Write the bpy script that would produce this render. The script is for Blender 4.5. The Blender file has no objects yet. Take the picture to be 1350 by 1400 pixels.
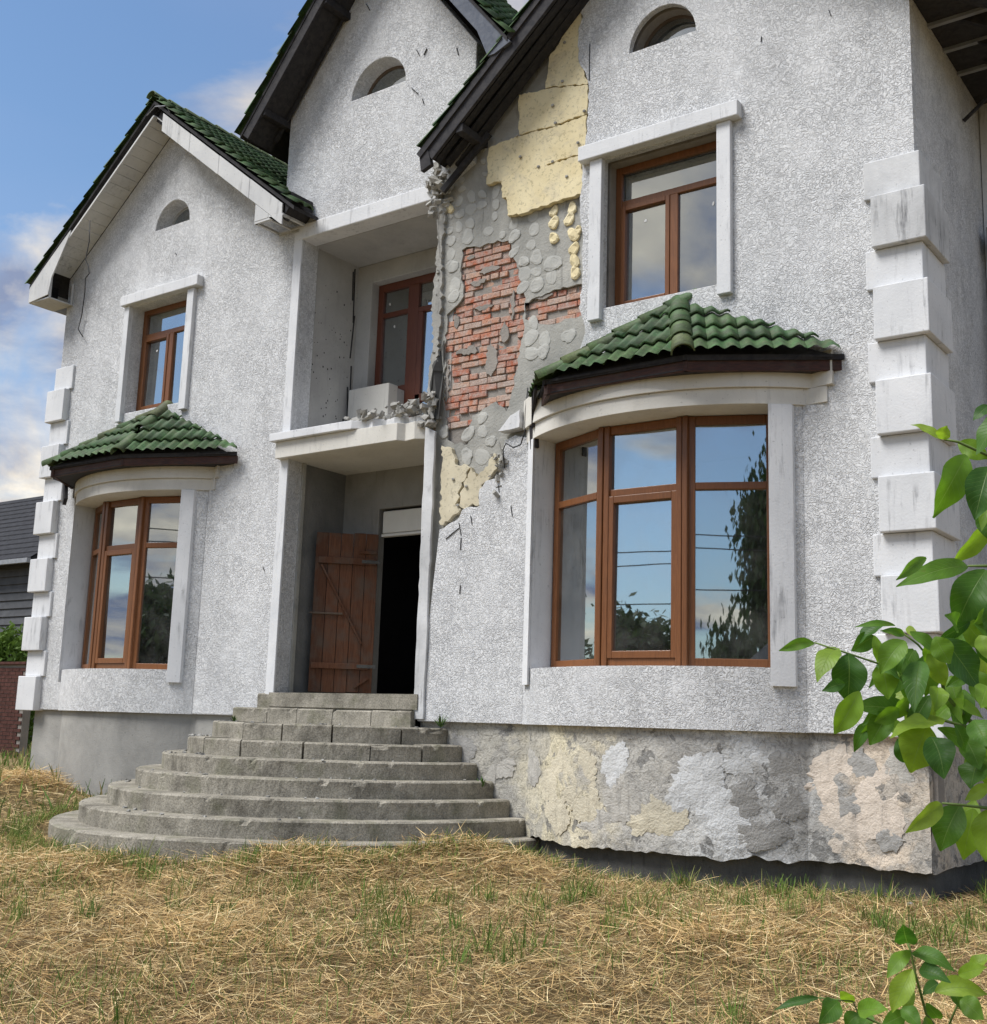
import bpy, bmesh, math, random
import numpy as np
from mathutils import Vector, Matrix, noise
from mathutils.geometry import tessellate_polygon
random.seed(7)
rng = np.random.default_rng(7)
S = bpy.context.scene
COL = S.collection
R = math.radians

# ------------------------------------------------------------------ camera
FPX = 1620.5                       # focal length in photo pixels (1350 wide)
YAW, PIT, ROL = R(36.48), R(10.25), R(1.83)
CAM = Vector((0, -10, 1.55))
FW = Vector((-math.sin(YAW) * math.cos(PIT), math.cos(YAW) * math.cos(PIT), math.sin(PIT)))
_r0 = Vector((math.cos(YAW), math.sin(YAW), 0)); _u0 = _r0.cross(FW)
RT = _r0 * math.cos(ROL) + _u0 * math.sin(ROL)
UP = -_r0 * math.sin(ROL) + _u0 * math.cos(ROL)
cam = bpy.data.cameras.new('camera'); cam_o = bpy.data.objects.new('camera', cam); COL.objects.link(cam_o)
cam.sensor_fit = 'HORIZONTAL'; cam.sensor_width = 36; cam.lens = 36 * FPX / 1350
cam.clip_start = .05; cam.clip_end = 3000
cam_o.matrix_world = Matrix((( RT.x, UP.x, -FW.x, CAM.x), (RT.y, UP.y, -FW.y, CAM.y), (RT.z, UP.z, -FW.z, CAM.z), (0, 0, 0, 1)))
S.camera = cam_o

# ------------------------------------------------------------------ sky, sun, exposure
SUN_EL, SUN_AZ = R(56), R(212)      # azimuth clockwise from +Y: the sun stands in front of the house, to the left
world = bpy.data.worlds.new('World'); S.world = world; world.use_nodes = True
nt = world.node_tree; nt.nodes.clear()
def wn(t, **k):
    n = nt.nodes.new(t)
    for a, b in k.items(): setattr(n, a, b)
    return n
wl = nt.links.new
sky = wn('ShaderNodeTexSky', sky_type='NISHITA', sun_disc=False, sun_elevation=SUN_EL, sun_rotation=SUN_AZ, air_density=1.3, dust_density=.7, ozone_density=1.5)
tc = wn('ShaderNodeTexCoord'); sep = wn('ShaderNodeSeparateXYZ'); wl(tc.outputs['Generated'], sep.inputs[0])
def wmath(op, a, b=None):
    n = wn('ShaderNodeMath', operation=op)
    for i, v in enumerate((a, b)):
        if v is None: continue
        if isinstance(v, (int, float)): n.inputs[i].default_value = v
        else: wl(v, n.inputs[i])
    return n.outputs[0]
zz = wmath('ADD', wmath('MAXIMUM', sep.outputs[2], 0.0), .22)
comb = wn('ShaderNodeCombineXYZ'); wl(wmath('DIVIDE', sep.outputs[0], zz), comb.inputs[0]); wl(wmath('DIVIDE', sep.outputs[1], zz), comb.inputs[1])
mp = wn('ShaderNodeMapping'); mp.inputs['Location'].default_value = (4.9, -1.0, 0); wl(comb.outputs[0], mp.inputs[0])
def wnoise(scale, detail, rough, dist):
    n = wn('ShaderNodeTexNoise'); wl(mp.outputs[0], n.inputs['Vector'])
    n.inputs['Scale'].default_value = scale; n.inputs['Detail'].default_value = detail
    n.inputs['Roughness'].default_value = rough; n.inputs['Distortion'].default_value = dist
    return n.outputs[0]
def wramp(src, stops):
    n = wn('ShaderNodeValToRGB'); wl(src, n.inputs[0]); e = n.color_ramp.elements
    while len(e) < len(stops): e.new(.5)
    for el, (p, c) in zip(e, stops): el.position = p; el.color = (*c, 1)
    return n.outputs[0]
cl_mask = wramp(wnoise(1.25, 9, .55, .4), [(.46, (0, 0, 0)), (.56, (1, 1, 1))])
cl_col = wramp(wnoise(2.3, 8, .58, .3), [(.40, (1.9, 2.3, 3.4)), (.54, (5.6, 5.2, 4.7)), (.66, (8.6, 7.8, 6.4))])
sky_t = wn('ShaderNodeMixRGB', blend_type='MULTIPLY'); sky_t.inputs[0].default_value = 1; sky_t.inputs[2].default_value = (.82, .93, 1.04, 1); wl(sky.outputs[0], sky_t.inputs[1])
veil = wramp(wnoise(.6, 4, .5, .5), [(.40, (0, 0, 0)), (.75, (.5, .5, .5))])
m0 = wn('ShaderNodeMixRGB'); wl(veil, m0.inputs[0]); wl(sky_t.outputs[0], m0.inputs[1]); m0.inputs[2].default_value = (3.0, 3.4, 5.2, 1)
m1 = wn('ShaderNodeMixRGB'); wl(cl_mask, m1.inputs[0]); wl(m0.outputs[0], m1.inputs[1]); wl(cl_col, m1.inputs[2])
bg = wn('ShaderNodeBackground'); bg.inputs[1].default_value = .088; wl(m1.outputs[0], bg.inputs[0])
wo = wn('ShaderNodeOutputWorld'); wl(bg.outputs[0], wo.inputs[0])
sun = bpy.data.lights.new('sun', 'SUN'); sun.energy = 2.8; sun.angle = R(26); sun.color = (1, .98, .95)
sun_o = bpy.data.objects.new('sun', sun); COL.objects.link(sun_o)
sd = Vector((math.sin(SUN_AZ) * math.cos(SUN_EL), math.cos(SUN_AZ) * math.cos(SUN_EL), math.sin(SUN_EL)))
sun_o.rotation_euler = sd.to_track_quat('Z', 'Y').to_euler()
S.render.engine = 'CYCLES'; S.cycles.max_bounces = 6; S.cycles.diffuse_bounces = 3; S.cycles.glossy_bounces = 3; S.cycles.transparent_max_bounces = 8
S.view_settings.view_transform = 'Standard'; S.view_settings.look = 'None'
S.view_settings.exposure = .74; S.view_settings.gamma = 1; S.view_settings.use_curve_mapping = False

# ------------------------------------------------------------------ helpers
def ray(px, py): return RT * ((px - 675) / FPX) - UP * ((py - 700) / FPX) + FW
def at(px, py, Y=0):                # the point of the plane y = Y seen at a photo pixel
    d = ray(px, py); return CAM + d * ((Y - CAM.y) / d.y)
def far_at(px, py, dist): return CAM + ray(px, py) * dist
WM = {}
def link(o, parent=None, M=None):
    COL.objects.link(o)
    M = M or Matrix.Identity(4)
    o.matrix_basis = M
    if parent is not None:
        o.parent = parent; o.matrix_parent_inverse = WM[parent].inverted()
    WM[o] = M
    return o
def thing(name, label, cat, loc, group=None):
    o = bpy.data.objects.new(name, None); o.empty_display_size = .2
    o['label'] = label; o['category'] = cat
    if group: o['group'] = group
    return link(o, None, Matrix.Translation(Vector(loc)))
def tag(o, label=None, cat=None, group=None, kind=None):
    if label: o['label'] = label
    if cat: o['category'] = cat
    if group: o['group'] = group
    if kind: o['kind'] = kind
    return o
class MB:
    def __init__(s): s.v = []; s.f = []
    def add(s, vs, fs):
        n = len(s.v); s.v += [tuple(v) for v in vs]; s.f += [tuple(i + n for i in f) for f in fs]; return s
    def box(s, x0, x1, y0, y1, z0, z1):
        return s.add([(x0,y0,z0),(x1,y0,z0),(x1,y1,z0),(x0,y1,z0),(x0,y0,z1),(x1,y0,z1),(x1,y1,z1),(x0,y1,z1)],
                     [(0,3,2,1),(4,5,6,7),(0,1,5,4),(1,2,6,5),(2,3,7,6),(3,0,4,7)])
    def beam(s, a, b, w, h, up=(0, 0, 1)):       # rectangular bar from a to b
        a, b = Vector(a), Vector(b); d = (b - a).normalized(); u = Vector(up); sx = d.cross(u).normalized(); u = sx.cross(d)
        vs = [p + sx * (i * w / 2) + u * (j * h / 2) for p in (a, b) for i, j in ((-1,-1),(1,-1),(1,1),(-1,1))]
        return s.add(vs, [(0,1,2,3),(7,6,5,4),(0,4,5,1),(1,5,6,2),(2,6,7,3),(3,7,4,0)])
    def tube(s, pts, rad, n=7, taper=1.0):
        pts = [Vector(p) for p in pts]; rings = []; k = len(pts)
        for i, p in enumerate(pts):
            d = (pts[min(i + 1, k - 1)] - pts[max(i - 1, 0)]).normalized()
            a = d.orthogonal().normalized() if i == 0 else (rings[-1][1] - d * rings[-1][1].dot(d)).normalized()
            rr = rad * (1 + (taper - 1) * i / max(1, k - 1))
            b = d.cross(a); rings.append(([p + (a * math.cos(t) + b * math.sin(t)) * rr for t in [2 * math.pi * j / n for j in range(n)]], a))
        vs = [v for r_ in rings for v in r_[0]]; fs = []
        for i in range(k - 1):
            for j in range(n): fs.append((i*n+j, i*n+(j+1)%n, (i+1)*n+(j+1)%n, (i+1)*n+j))
        fs += [tuple(range(n))[::-1], tuple(range((k-1)*n, k*n))]
        return s.add(vs, fs)
    def plate(s, outer, holes, y0, y1, warp=None):   # polygon in (x, z), solid between y0 (front) and y1 (back)
        loops = [outer] + list(holes); flat = [p for l in loops for p in l]; n = len(flat)
        tri = tessellate_polygon([[Vector((p[0], p[1], 0)) for p in l] for l in loops])
        fs = [tuple(t) for t in tri] + [tuple(i + n for i in t) for t in tri]; o = 0
        for l in loops:
            m = len(l)
            for i in range(m): j = (i + 1) % m; fs.append((o+i, o+j, o+j+n, o+i+n))
            o += m
        return s.add([(p[0], y0, p[1]) for p in flat] + [(p[0], y1, p[1]) for p in flat], fs)
    def slab(s, poly, z0, z1):                        # polygon in (x, y), solid between z0 and z1
        n = len(poly); tri = [tuple(t) for t in tessellate_polygon([[Vector((p[0], p[1], 0)) for p in poly]])]
        fs = tri + [tuple(i + n for i in t) for t in tri] + [(i, (i+1)%n, (i+1)%n+n, i+n) for i in range(n)]
        return s.add([(p[0], p[1], z0) for p in poly] + [(p[0], p[1], z1) for p in poly], fs)
    def mesh(s, name):
        me = bpy.data.meshes.new(name); me.from_pydata(s.v, [], s.f)
        bm = bmesh.new(); bm.from_mesh(me); bmesh.ops.recalc_face_normals(bm, faces=bm.faces); bm.to_mesh(me); bm.free()
        return me
    def build(s, name, mat, parent=None, smooth=False, bevel=0, recalc=True, M=None):
        me = s.mesh(name); me.materials.append(mat)
        if smooth: me.polygons.foreach_set('use_smooth', [True] * len(me.polygons))
        o = link(bpy.data.objects.new(name, me), parent, M)
        if bevel:
            b = o.modifiers.new('bevel', 'BEVEL'); b.width = bevel; b.segments = 2; b.limit_method = 'ANGLE'; b.angle_limit = R(40)
        return o
def inst(name, me, parent, M): return link(bpy.data.objects.new(name, me), parent, M)
def jag(pts, step=.05, amp=.02, closed=True, keep=()):    # a broken edge: subdivide and shake a polyline
    out = []; n = len(pts)
    for i in range(n if closed else n - 1):
        a, b = Vector((*pts[i][:2], 0)), Vector((*pts[(i + 1) % n][:2], 0)); L = (b - a).length; m = max(1, int(L / step))
        out.append((a.x, a.y)) if i in keep or m < 2 else out.append((a.x + random.uniform(-amp, amp) * .4, a.y + random.uniform(-amp, amp) * .4))
        if i in keep: continue
        nrm = Vector((-(b - a).y, (b - a).x, 0)).normalized()
        for k in range(1, m):
            q = a.lerp(b, (k + random.uniform(-.3, .3)) / m) + nrm * random.uniform(-amp, amp); out.append((q.x, q.y))
    if not closed: out.append(tuple(pts[-1][:2]))
    return out

# ------------------------------------------------------------------ materials
class NT:
    def __init__(s, name):
        s.m = bpy.data.materials.new(name); s.m.use_nodes = True; s.t = s.m.node_tree; s.b = s.t.nodes['Principled BSDF']
        s.geo = s.n('ShaderNodeNewGeometry'); s.obi = s.n('ShaderNodeObjectInfo'); s.pos = s.geo.outputs['Position']; s.rnd = s.obi.outputs['Random']
    def n(s, t, **k):
        n = s.t.nodes.new(t)
        for a, b in k.items(): setattr(n, a, b)
        return n
    def put(s, v, sock):
        if hasattr(v, 'is_output'): s.t.links.new(v, sock)
        elif isinstance(v, tuple): sock.default_value = (*v, 1) if len(sock.default_value) == 4 and len(v) == 3 else v
        else: sock.default_value = v
    def scale(s, vec, loc=(0, 0, 0), src=None):
        n = s.n('ShaderNodeMapping'); s.put(src or s.pos, n.inputs[0]); n.inputs['Scale'].default_value = vec; n.inputs['Location'].default_value = loc; return n.outputs[0]
    def noise(s, sc, det=3, rough=.5, dist=0, vec=None):
        n = s.n('ShaderNodeTexNoise'); s.put(vec or s.pos, n.inputs['Vector']); n.inputs['Scale'].default_value = sc
        n.inputs['Detail'].default_value = det; n.inputs['Roughness'].default_value = rough; n.inputs['Distortion'].default_value = dist; return n.outputs[0]
    def vor(s, sc, feat='F1', vec=None):
        n = s.n('ShaderNodeTexVoronoi', feature=feat); s.put(vec or s.pos, n.inputs['Vector']); n.inputs['Scale'].default_value = sc; return n.outputs['Distance']
    def math(s, op, a, b=0.0):
        n = s.n('ShaderNodeMath', operation=op); s.put(a, n.inputs[0]); s.put(b, n.inputs[1]); return n.outputs[0]
    def ramp(s, src, stops):
        n = s.n('ShaderNodeValToRGB'); s.put(src, n.inputs[0]); e = n.color_ramp.elements
        while len(e) < len(stops): e.new(.5)
        for el, (p, c) in zip(e, stops): el.position = p; el.color = (*((c,) * 3 if isinstance(c, (int, float)) else c), 1)
        return n.outputs[0]
    def mix(s, fac, a, b, mode='MIX'):
        n = s.n('ShaderNodeMixRGB', blend_type=mode); s.put(fac, n.inputs[0]); s.put(a, n.inputs[1]); s.put(b, n.inputs[2]); return n.outputs[0]
    def bump(s, h, strength=.5, dist=.02, prev=None):
        n = s.n('ShaderNodeBump'); s.put(h, n.inputs['Height']); n.inputs['Strength'].default_value = strength; n.inputs['Distance'].default_value = dist
        if prev: s.t.links.new(prev, n.inputs['Normal'])
        return n.outputs[0]
    def out(s, col, rough=.8, nrm=None, spec=.3, **k):
        s.put(col, s.b.inputs['Base Color']); s.put(rough, s.b.inputs['Roughness']); s.b.inputs['Specular IOR Level'].default_value = spec
        if nrm: s.t.links.new(nrm, s.b.inputs['Normal'])
        return s.m
M = {}
def m_stucco():
    a = NT('stucco'); n = a.noise(21, 1.4, .5, 1.2); w = a.math('ABSOLUTE', a.math('SUBTRACT', n, .5))
    g = a.ramp(w, [(.0, 0.), (.055, .9), (.09, 1.)]); w2 = a.ramp(a.math('ABSOLUTE', a.math('SUBTRACT', a.noise(36, 2, .6, .6), .5)), [(0, .45), (.05, 1.)]); g = a.mix(1., g, w2, 'MULTIPLY')
    msk = a.ramp(a.noise(1.4, 3, .6), [(.34, .55), (.58, 1.)])          # the worm pattern was rubbed more or less deeply
    big = a.ramp(a.noise(.55, 5, .62, .4), [(.30, (.64, .645, .655)), (.50, (.71, .715, .72)), (.70, (.75, .752, .755))])
    strk = a.ramp(a.noise(2.0, 5, .65, .3, a.scale((1.6, 1.6, .25))), [(.34, .90), (.50, 1.)])
    blot = a.ramp(a.noise(6, 5, .7), [(.34, .86), (.52, 1.)])
    col = a.mix(1., a.mix(1., big, strk, 'MULTIPLY'), blot, 'MULTIPLY')
    k = a.math('MULTIPLY', a.math('MULTIPLY', a.math('SUBTRACT', 1.0, g), msk), .64); col = a.mix(k, col, (.26, .265, .275))
    hb = a.mix(msk, (1., 1., 1.), g)
    nb = a.bump(hb, .7, .012); return a.out(col, .92, a.bump(a.noise(90, 3, .6), .3, .005, nb), .15)
M['stucco'] = m_stucco()
def m_trim(name, c1, c2, dirt=.5, bs=.25):
    a = NT(name); big = a.ramp(a.noise(1.6, 6, .65, .4), [(.3, c1), (.68, c2)])
    strk = a.ramp(a.noise(5, 5, .65, .3, a.scale((3, 3, .35))), [(.33, (.34, .34, .35)), (.47, (1., 1., 1.))])
    gm = a.ramp(a.noise(1.9, 4, .6, .5, a.scale((1, 1, 1), (4, 9, 2))), [(.46, .08), (.64, 1.)])
    col = a.mix(a.math('MULTIPLY', gm, dirt), big, a.mix(1., big, strk, 'MULTIPLY'))
    spots = a.ramp(a.noise(38, 2, .5), [(.26, .45), (.33, 1.)]); col = a.mix(.5, col, a.mix(1., col, spots, 'MULTIPLY'))
    return a.out(col, .85, a.bump(a.noise(45, 5, .6), bs, .01), .2)
M['trim'] = m_trim('trim_plaster', (.58, .59, .605), (.70, .705, .715), .7)
M['stained'] = m_trim('stained_trim_plaster', (.40, .405, .41), (.66, .665, .67), 1.)
M['cream'] = m_trim('cream_plaster', (.55, .53, .48), (.65, .63, .58), .3)
M['render'] = m_trim('render_coat', (.24, .24, .222), (.42, .41, .375), .6, .9)
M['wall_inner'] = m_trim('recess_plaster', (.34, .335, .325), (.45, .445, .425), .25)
M['cement'] = m_trim('shaded_cement', (.13, .135, .135), (.22, .22, .215), .3, .5)  # dark concrete, colour lowered to carry the shade of the entrance recess
M['cement2'] = m_trim('grey_cement', (.22, .215, .205), (.31, .305, .29), .3, .4)  # concrete of the entrance back wall, recess shade also put into its colour
M['dab'] = m_trim('adhesive', (.34, .34, .32), (.48, .475, .44), .3, .5)
M['plinth_smooth'] = m_trim('plinth_cement', (.25, .245, .23), (.38, .37, .345), .15, .35)
M['found'] = m_trim('foundation_concrete', (.060, .060, .057), (.13, .128, .12), .6, .6)
M['slit'] = m_trim('dark_crack', (.02, .02, .02), (.05, .05, .05), .6, .6)
def m_concrete():
    a = NT('step_concrete'); big = a.ramp(a.noise(2.4, 7, .65, .5), [(.28, (.13, .118, .095)), (.46, (.29, .268, .222)), (.72, (.46, .425, .355))])
    sp = a.ramp(a.noise(60, 4, .7), [(.3, .5), (.6, 1.1)]); col = a.mix(1., big, sp, 'MULTIPLY')
    strk = a.ramp(a.noise(6, 4, .6, .2, a.scale((2.5, 2.5, .3))), [(.35, .6), (.6, 1.05)]); col = a.mix(.35, col, a.mix(1., col, strk, 'MULTIPLY'))
    # lichen and worn cement skin on the upward faces
    moss = a.ramp(a.noise(3.3, 5, .6), [(.52, 0.), (.64, 1.)]); col = a.mix(a.math('MULTIPLY', moss, .35), col, (.10, .105, .05))
    h = a.mix(.5, a.noise(70, 5, .7), a.noise(14, 4, .6)); return a.out(col, .93, a.bump(h, .9, .016), .15)
M['concrete'] = m_concrete()
def m_plinth():
    a = NT('patched_plinth'); sx = a.n('ShaderNodeSeparateXYZ'); a.put(a.pos, sx.inputs[0])
    warp = a.math('MULTIPLY', a.math('SUBTRACT', a.noise(3.6, 6, .68), .5), 1.5)
    u = a.math('DIVIDE', a.math('ADD', a.math('ADD', sx.outputs[0], warp), 8.4), 5.6)
    band = a.ramp(u, [(.0, (.34, .325, .285)), (.22, (.44, .42, .37)), (.36, (.66, .60, .44)), (.46, (.60, .55, .43)), (.52, (.46, .445, .41)), (.60, (.50, .485, .45)), (.70, (.68, .69, .69)), (.82, (.36, .35, .33)), (.90, (.66, .56, .45)), (1., (.48, .44, .38))])
    pat = a.ramp(a.noise(2.6, 5, .6, .8), [(.50, 0.), (.54, 1.)]); col = a.mix(a.math('MULTIPLY', pat, .55), band, (.36, .35, .33))
    pat2 = a.ramp(a.noise(4.7, 4, .6, .4, a.scale((1, 1, 1), (7, 3, 1))), [(.60, 0.), (.62, 1.)]); col = a.mix(a.math('MULTIPLY', pat2, .8), col, (.20, .197, .19))
    fine = a.ramp(a.noise(28, 5, .7), [(.3, .74), (.56, 1.06)]); col = a.mix(1., col, fine, 'MULTIPLY')
    rid = a.ramp(a.math('ABSOLUTE', a.math('SUBTRACT', a.noise(7, 4, .6, 1.2), .5)), [(0, .5), (.035, 1.)]); col = a.mix(.75, col, a.mix(1., col, rid, 'MULTIPLY'))
    h = a.mix(.5, a.noise(16, 4, .6, 1.5), a.noise(60, 4, .7)); return a.out(col, .95, a.bump(h, .85, .02), .1)
M['plinth'] = m_plinth()
def m_brick():
    a = NT('brick'); base = a.ramp(a.rnd, [(.0, (.38, .125, .075)), (.25, (.48, .165, .095)), (.5, (.50, .235, .145)), (.75, (.52, .33, .24)), (1., (.42, .31, .26))])
    mort = a.ramp(a.noise(13, 5, .65), [(.36, 0.), (.62, 1.)]); col = a.mix(a.math('MULTIPLY', mort, .72), base, (.46, .40, .36))
    fine = a.ramp(a.noise(60, 4, .6), [(.3, .65), (.6, 1.05)]); col = a.mix(1., col, fine, 'MULTIPLY')
    return a.out(col, .95, a.bump(a.noise(50, 5, .7), .8, .012), .1)
M['brick'] = m_brick()
M['mortar'] = m_trim('mortar', (.20, .185, .165), (.33, .30, .27), .3, .8)
def m_foam(name='foam_board', c1=(.64, .54, .32), c2=(.79, .70, .47)):
    a = NT(name); col = a.ramp(a.noise(2.2, 5, .6), [(.3, c1), (.7, c2)])
    st = a.ramp(a.noise(3.5, 6, .7, .5), [(.52, 0.), (.72, 1.)]); col = a.mix(a.math('MULTIPLY', st, .6), col, (.42, .38, .30)); d = a.ramp(a.noise(30, 3, .6), [(.34, .6), (.45, 1.)]); col = a.mix(.7, col, a.mix(1., col, d, 'MULTIPLY'))
    return a.out(col, .9, a.bump(a.vor(120), .35, .004), .15)
M['foam'] = m_foam(); M['foam_old'] = m_foam('weathered_foam_board', (.44, .39, .28), (.66, .60, .45))
def m_wood(name, c1, c2, rough=.5, sc=(30, 30, 2), spec=.4, dirt=.0):
    a = NT(name); col = a.ramp(a.noise(3, 5, .6, .6, a.scale(sc)), [(.3, c1), (.7, c2)])
    v = a.ramp(a.rnd, [(0, .8), (1, 1.15)]); col = a.mix(1., col, v, 'MULTIPLY')
    if dirt: col = a.mix(a.math('MULTIPLY', a.ramp(a.noise(4, 5, .65), [(.45, 0.), (.65, 1.)]), dirt), col, (.10, .085, .07))
    return a.out(col, rough, a.bump(a.noise(3, 4, .6, 0, a.scale(sc)), .25, .004), spec)
M['frame'] = m_wood('brown_frame', (.135, .050, .017), (.21, .082, .028), .36)
M['frame_red'] = m_wood('red_brown_frame', (.115, .034, .019), (.17, .054, .028), .42)
M['door'] = m_wood('red_painted_planks', (.080, .033, .018), (.155, .070, .038), .75, (22, 22, 1.6), .2, .6)
M['dark_wood'] = m_wood('weathered_dark_timber', (.022, .022, .026), (.05, .047, .048), .8, (5, 5, 5), .2)
M['fascia_wood'] = m_wood('brown_fascia', (.028, .017, .017), (.085, .035, .026), .7, (4, 4, 26), .3, .3)
M['grey_wood'] = m_wood('grey_weathered_board', (.10, .115, .15), (.17, .185, .22), .8, (5, 5, 5), .2)
M['soffit'] = m_trim('white_soffit_board', (.47, .475, .48), (.60, .60, .59), .6, .1)
def m_tile(name='green_tile', cs=((.036, .098, .032), (.056, .138, .042), (.088, .172, .054))):
    a = NT(name); base = a.ramp(a.rnd, [(0, cs[0]), (.5, cs[1]), (1., cs[2])])
    d = a.ramp(a.noise(9, 5, .65), [(.40, 0.), (.62, 1.)]); col = a.mix(a.math('MULTIPLY', d, .6), base, (.085, .10, .045))
    li = a.ramp(a.noise(26, 4, .7), [(.60, 0.), (.68, 1.)]); col = a.mix(a.math('MULTIPLY', li, .45), col, (.17, .19, .12)); dk = a.ramp(a.noise(5, 5, .65, 0, a.scale((1, 1, 1), (3, 1, 8))), [(.40, .45), (.58, 1.)]); col = a.mix(.8, col, a.mix(1., col, dk, 'MULTIPLY'))
    f = a.ramp(a.noise(45, 4, .7), [(.3, .6), (.65, 1.1)]); col = a.mix(1., col, f, 'MULTIPLY')
    return a.out(col, .65, a.bump(a.noise(70, 4, .7), .3, .004), .4)
M['tile'] = m_tile(); M['cap'] = m_tile('weathered_cap_tile', ((.05, .12, .036), (.085, .14, .045), (.13, .15, .055)))
def m_glass():
    a = NT('window_glass'); a.t.nodes.remove(a.b); tr = a.n('ShaderNodeBsdfTransparent'); tr.inputs[0].default_value = (.50, .58, .60, 1)
    gl = a.n('ShaderNodeBsdfGlossy'); gl.inputs['Roughness'].default_value = .012; gl.inputs[0].default_value = (.86, .92, .95, 1)
    gl_n = a.bump(a.noise(.9, 2, .5), .04, .02); a.t.links.new(gl_n, gl.inputs['Normal'])
    fr = a.n('ShaderNodeFresnel'); fr.inputs[0].default_value = 1.9
    k = a.math('ADD', a.math('MULTIPLY', fr.outputs[0], 1.25), .32); k = a.math('MINIMUM', k, .96)
    mx = a.n('ShaderNodeMixShader'); a.put(k, mx.inputs[0]); a.t.links.new(tr.outputs[0], mx.inputs[1]); a.t.links.new(gl.outputs[0], mx.inputs[2])
    df = a.n('ShaderNodeBsdfDiffuse'); df.inputs[0].default_value = (.5, .49, .46, 1)
    du = a.ramp(a.noise(3.5, 5, .7), [(.4, .015), (.75, .10)]); mx2 = a.n('ShaderNodeMixShader'); a.put(du, mx2.inputs[0]); a.t.links.new(mx.outputs[0], mx2.inputs[1]); a.t.links.new(df.outputs[0], mx2.inputs[2])
    a.t.links.new(mx2.outputs[0], a.t.nodes['Material Output'].inputs[0]); return a.m
M['glass'] = m_glass()
def pane_mb(x0, x1, y0, y1, z0, z1):
    m = MB().box(x0, x1, y0, y1, z0, z1); a, b_ = random.gauss(0, .005), random.gauss(0, .005); xc, zc = (x0 + x1) / 2, (z0 + z1) / 2
    m.v = [(x, y + a * (x - xc) + b_ * (z - zc), z) for x, y, z in m.v]; return m
def m_plain(name, c, rough=.8, spec=.3, var=.25, sc=6):
    a = NT(name); col = a.ramp(a.noise(sc, 4, .6), [(.3, tuple(x * (1 - var) for x in c)), (.7, tuple(x * (1 + var) for x in c))]); return a.out(col, rough, None, spec)
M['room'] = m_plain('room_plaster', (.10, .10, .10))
M['dark'] = m_plain('painted_shade', (.012, .012, .014))  # near-black colour standing in for the shade of unlit interiors
M['metal'] = m_plain('grey_metal', (.25, .26, .28), .45, .5)
M['bark_metal'] = m_plain('rusty_metal', (.12, .085, .06), .7, .4)
M['membrane'] = m_plain('torn_membrane', (.06, .06, .058), .9)
M['cable'] = m_plain('black_cable', (.03, .03, .03), .6)
M['sticker'] = m_plain('white_sticker', (.75, .75, .75))
M['white_panel'] = m_plain('white_panel', (.66, .65, .61), .6, .3, .06, 3)
M['rubble'] = m_trim('rubble', (.20, .195, .18), (.42, .41, .38), .5, .8)
M['stone'] = m_plain('pale_stone', (.45, .44, .41))

# ------------------------------------------------------------------ ground
def sst(a, b, x): t = np.clip((x - a) / (b - a), 0, 1); return t * t * (3 - 2 * t)
_ph = rng.uniform(0, 6.28, (24, 3)); _dir = rng.uniform(0, 6.28, 24)
def rough_np(x, y, f, i0, n=6):
    o = 0
    for i in range(n):
        d = _dir[i0 + i]; o = o + np.sin((x * math.cos(d) + y * math.sin(d)) * f * (1 + .37 * i) + _ph[i0 + i, 0] + 1.3 * np.sin((x * math.sin(d) - y * math.cos(d)) * f * .6 + _ph[i0 + i, 1])) / (1 + .5 * i)
    return o / 2.2
def gz(x, y):
    x = np.asarray(x, float); y = np.asarray(y, float)
    z = .02 + (.27 - .05 * sst(-7.5, -5.5, x)) * sst(-8.5, -.6, y) + .11 * sst(-7.2, -9.5, x) * sst(-6, -1.2, y) + .20 * sst(-10.5, -15.5, x) * sst(-4, 0, y)
    near = sst(-60, -25, x) * sst(40, 15, np.abs(y + 3))
    z = z + near * (.028 * rough_np(x, y, 1.5, 0) + .014 * rough_np(x, y, 4.2, 6) + .008 * rough_np(x, y, 9., 12))
    for mx, my, mr, mh in MOUNDS: z = z + mh * np.exp(-((x - mx) ** 2 + (y - my) ** 2) / mr ** 2)
    return z
MOUNDS = [(-14.3, -.7, .55, .16), (-6.9, -1.2, .7, .22), (-7.55, -2.45, .6, .16), (-9.0, -3.9, .7, .04), (-6.2, -4.6, .6, .03), (-1.6, -4.1, .5, .07), (-3.4, -2.7, .6, .05), (-15.6, -2.0, .8, .1)]
def axis(lo, a, b, hi, fine, n):
    return np.concatenate([lo - (lo - a) * 0 + (a - lo) * np.linspace(0, 1, n, endpoint=False) ** .35, np.arange(a, b, fine), b + (hi - b) * np.linspace(0, 1, n) ** 3])
gx = axis(-900, -22, 5, 900, .12, 14); gy = axis(-900, -11, 3, 900, .12, 14)
GX, GY = np.meshgrid(gx, gy); GZ = gz(GX, GY)
nx, ny = len(gx), len(gy); idx = np.arange(nx * ny).reshape(ny, nx)
gf = np.stack([idx[:-1, :-1], idx[:-1, 1:], idx[1:, 1:], idx[1:, :-1]], -1).reshape(-1, 4)
me = bpy.data.meshes.new('ground'); me.from_pydata(np.stack([GX, GY, GZ], -1).reshape(-1, 3).tolist(), [], gf.tolist())
me.polygons.foreach_set('use_smooth', [True] * len(me.polygons))
def m_ground():
    a = NT('straw_ground'); c = a.ramp(a.noise(1.3, 6, .65, .4), [(.28, (.09, .075, .03)), (.45, (.21, .155, .075)), (.7, (.38, .28, .14))])
    f = a.ramp(a.noise(30, 6, .75, 1.5), [(.3, .35), (.6, 1.1)]); c = a.mix(1., c, f, 'MULTIPLY')
    return a.out(c, .95, a.bump(a.noise(35, 6, .75, 1.5), 1., .03), .1)
me.materials.append(m_ground())
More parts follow.
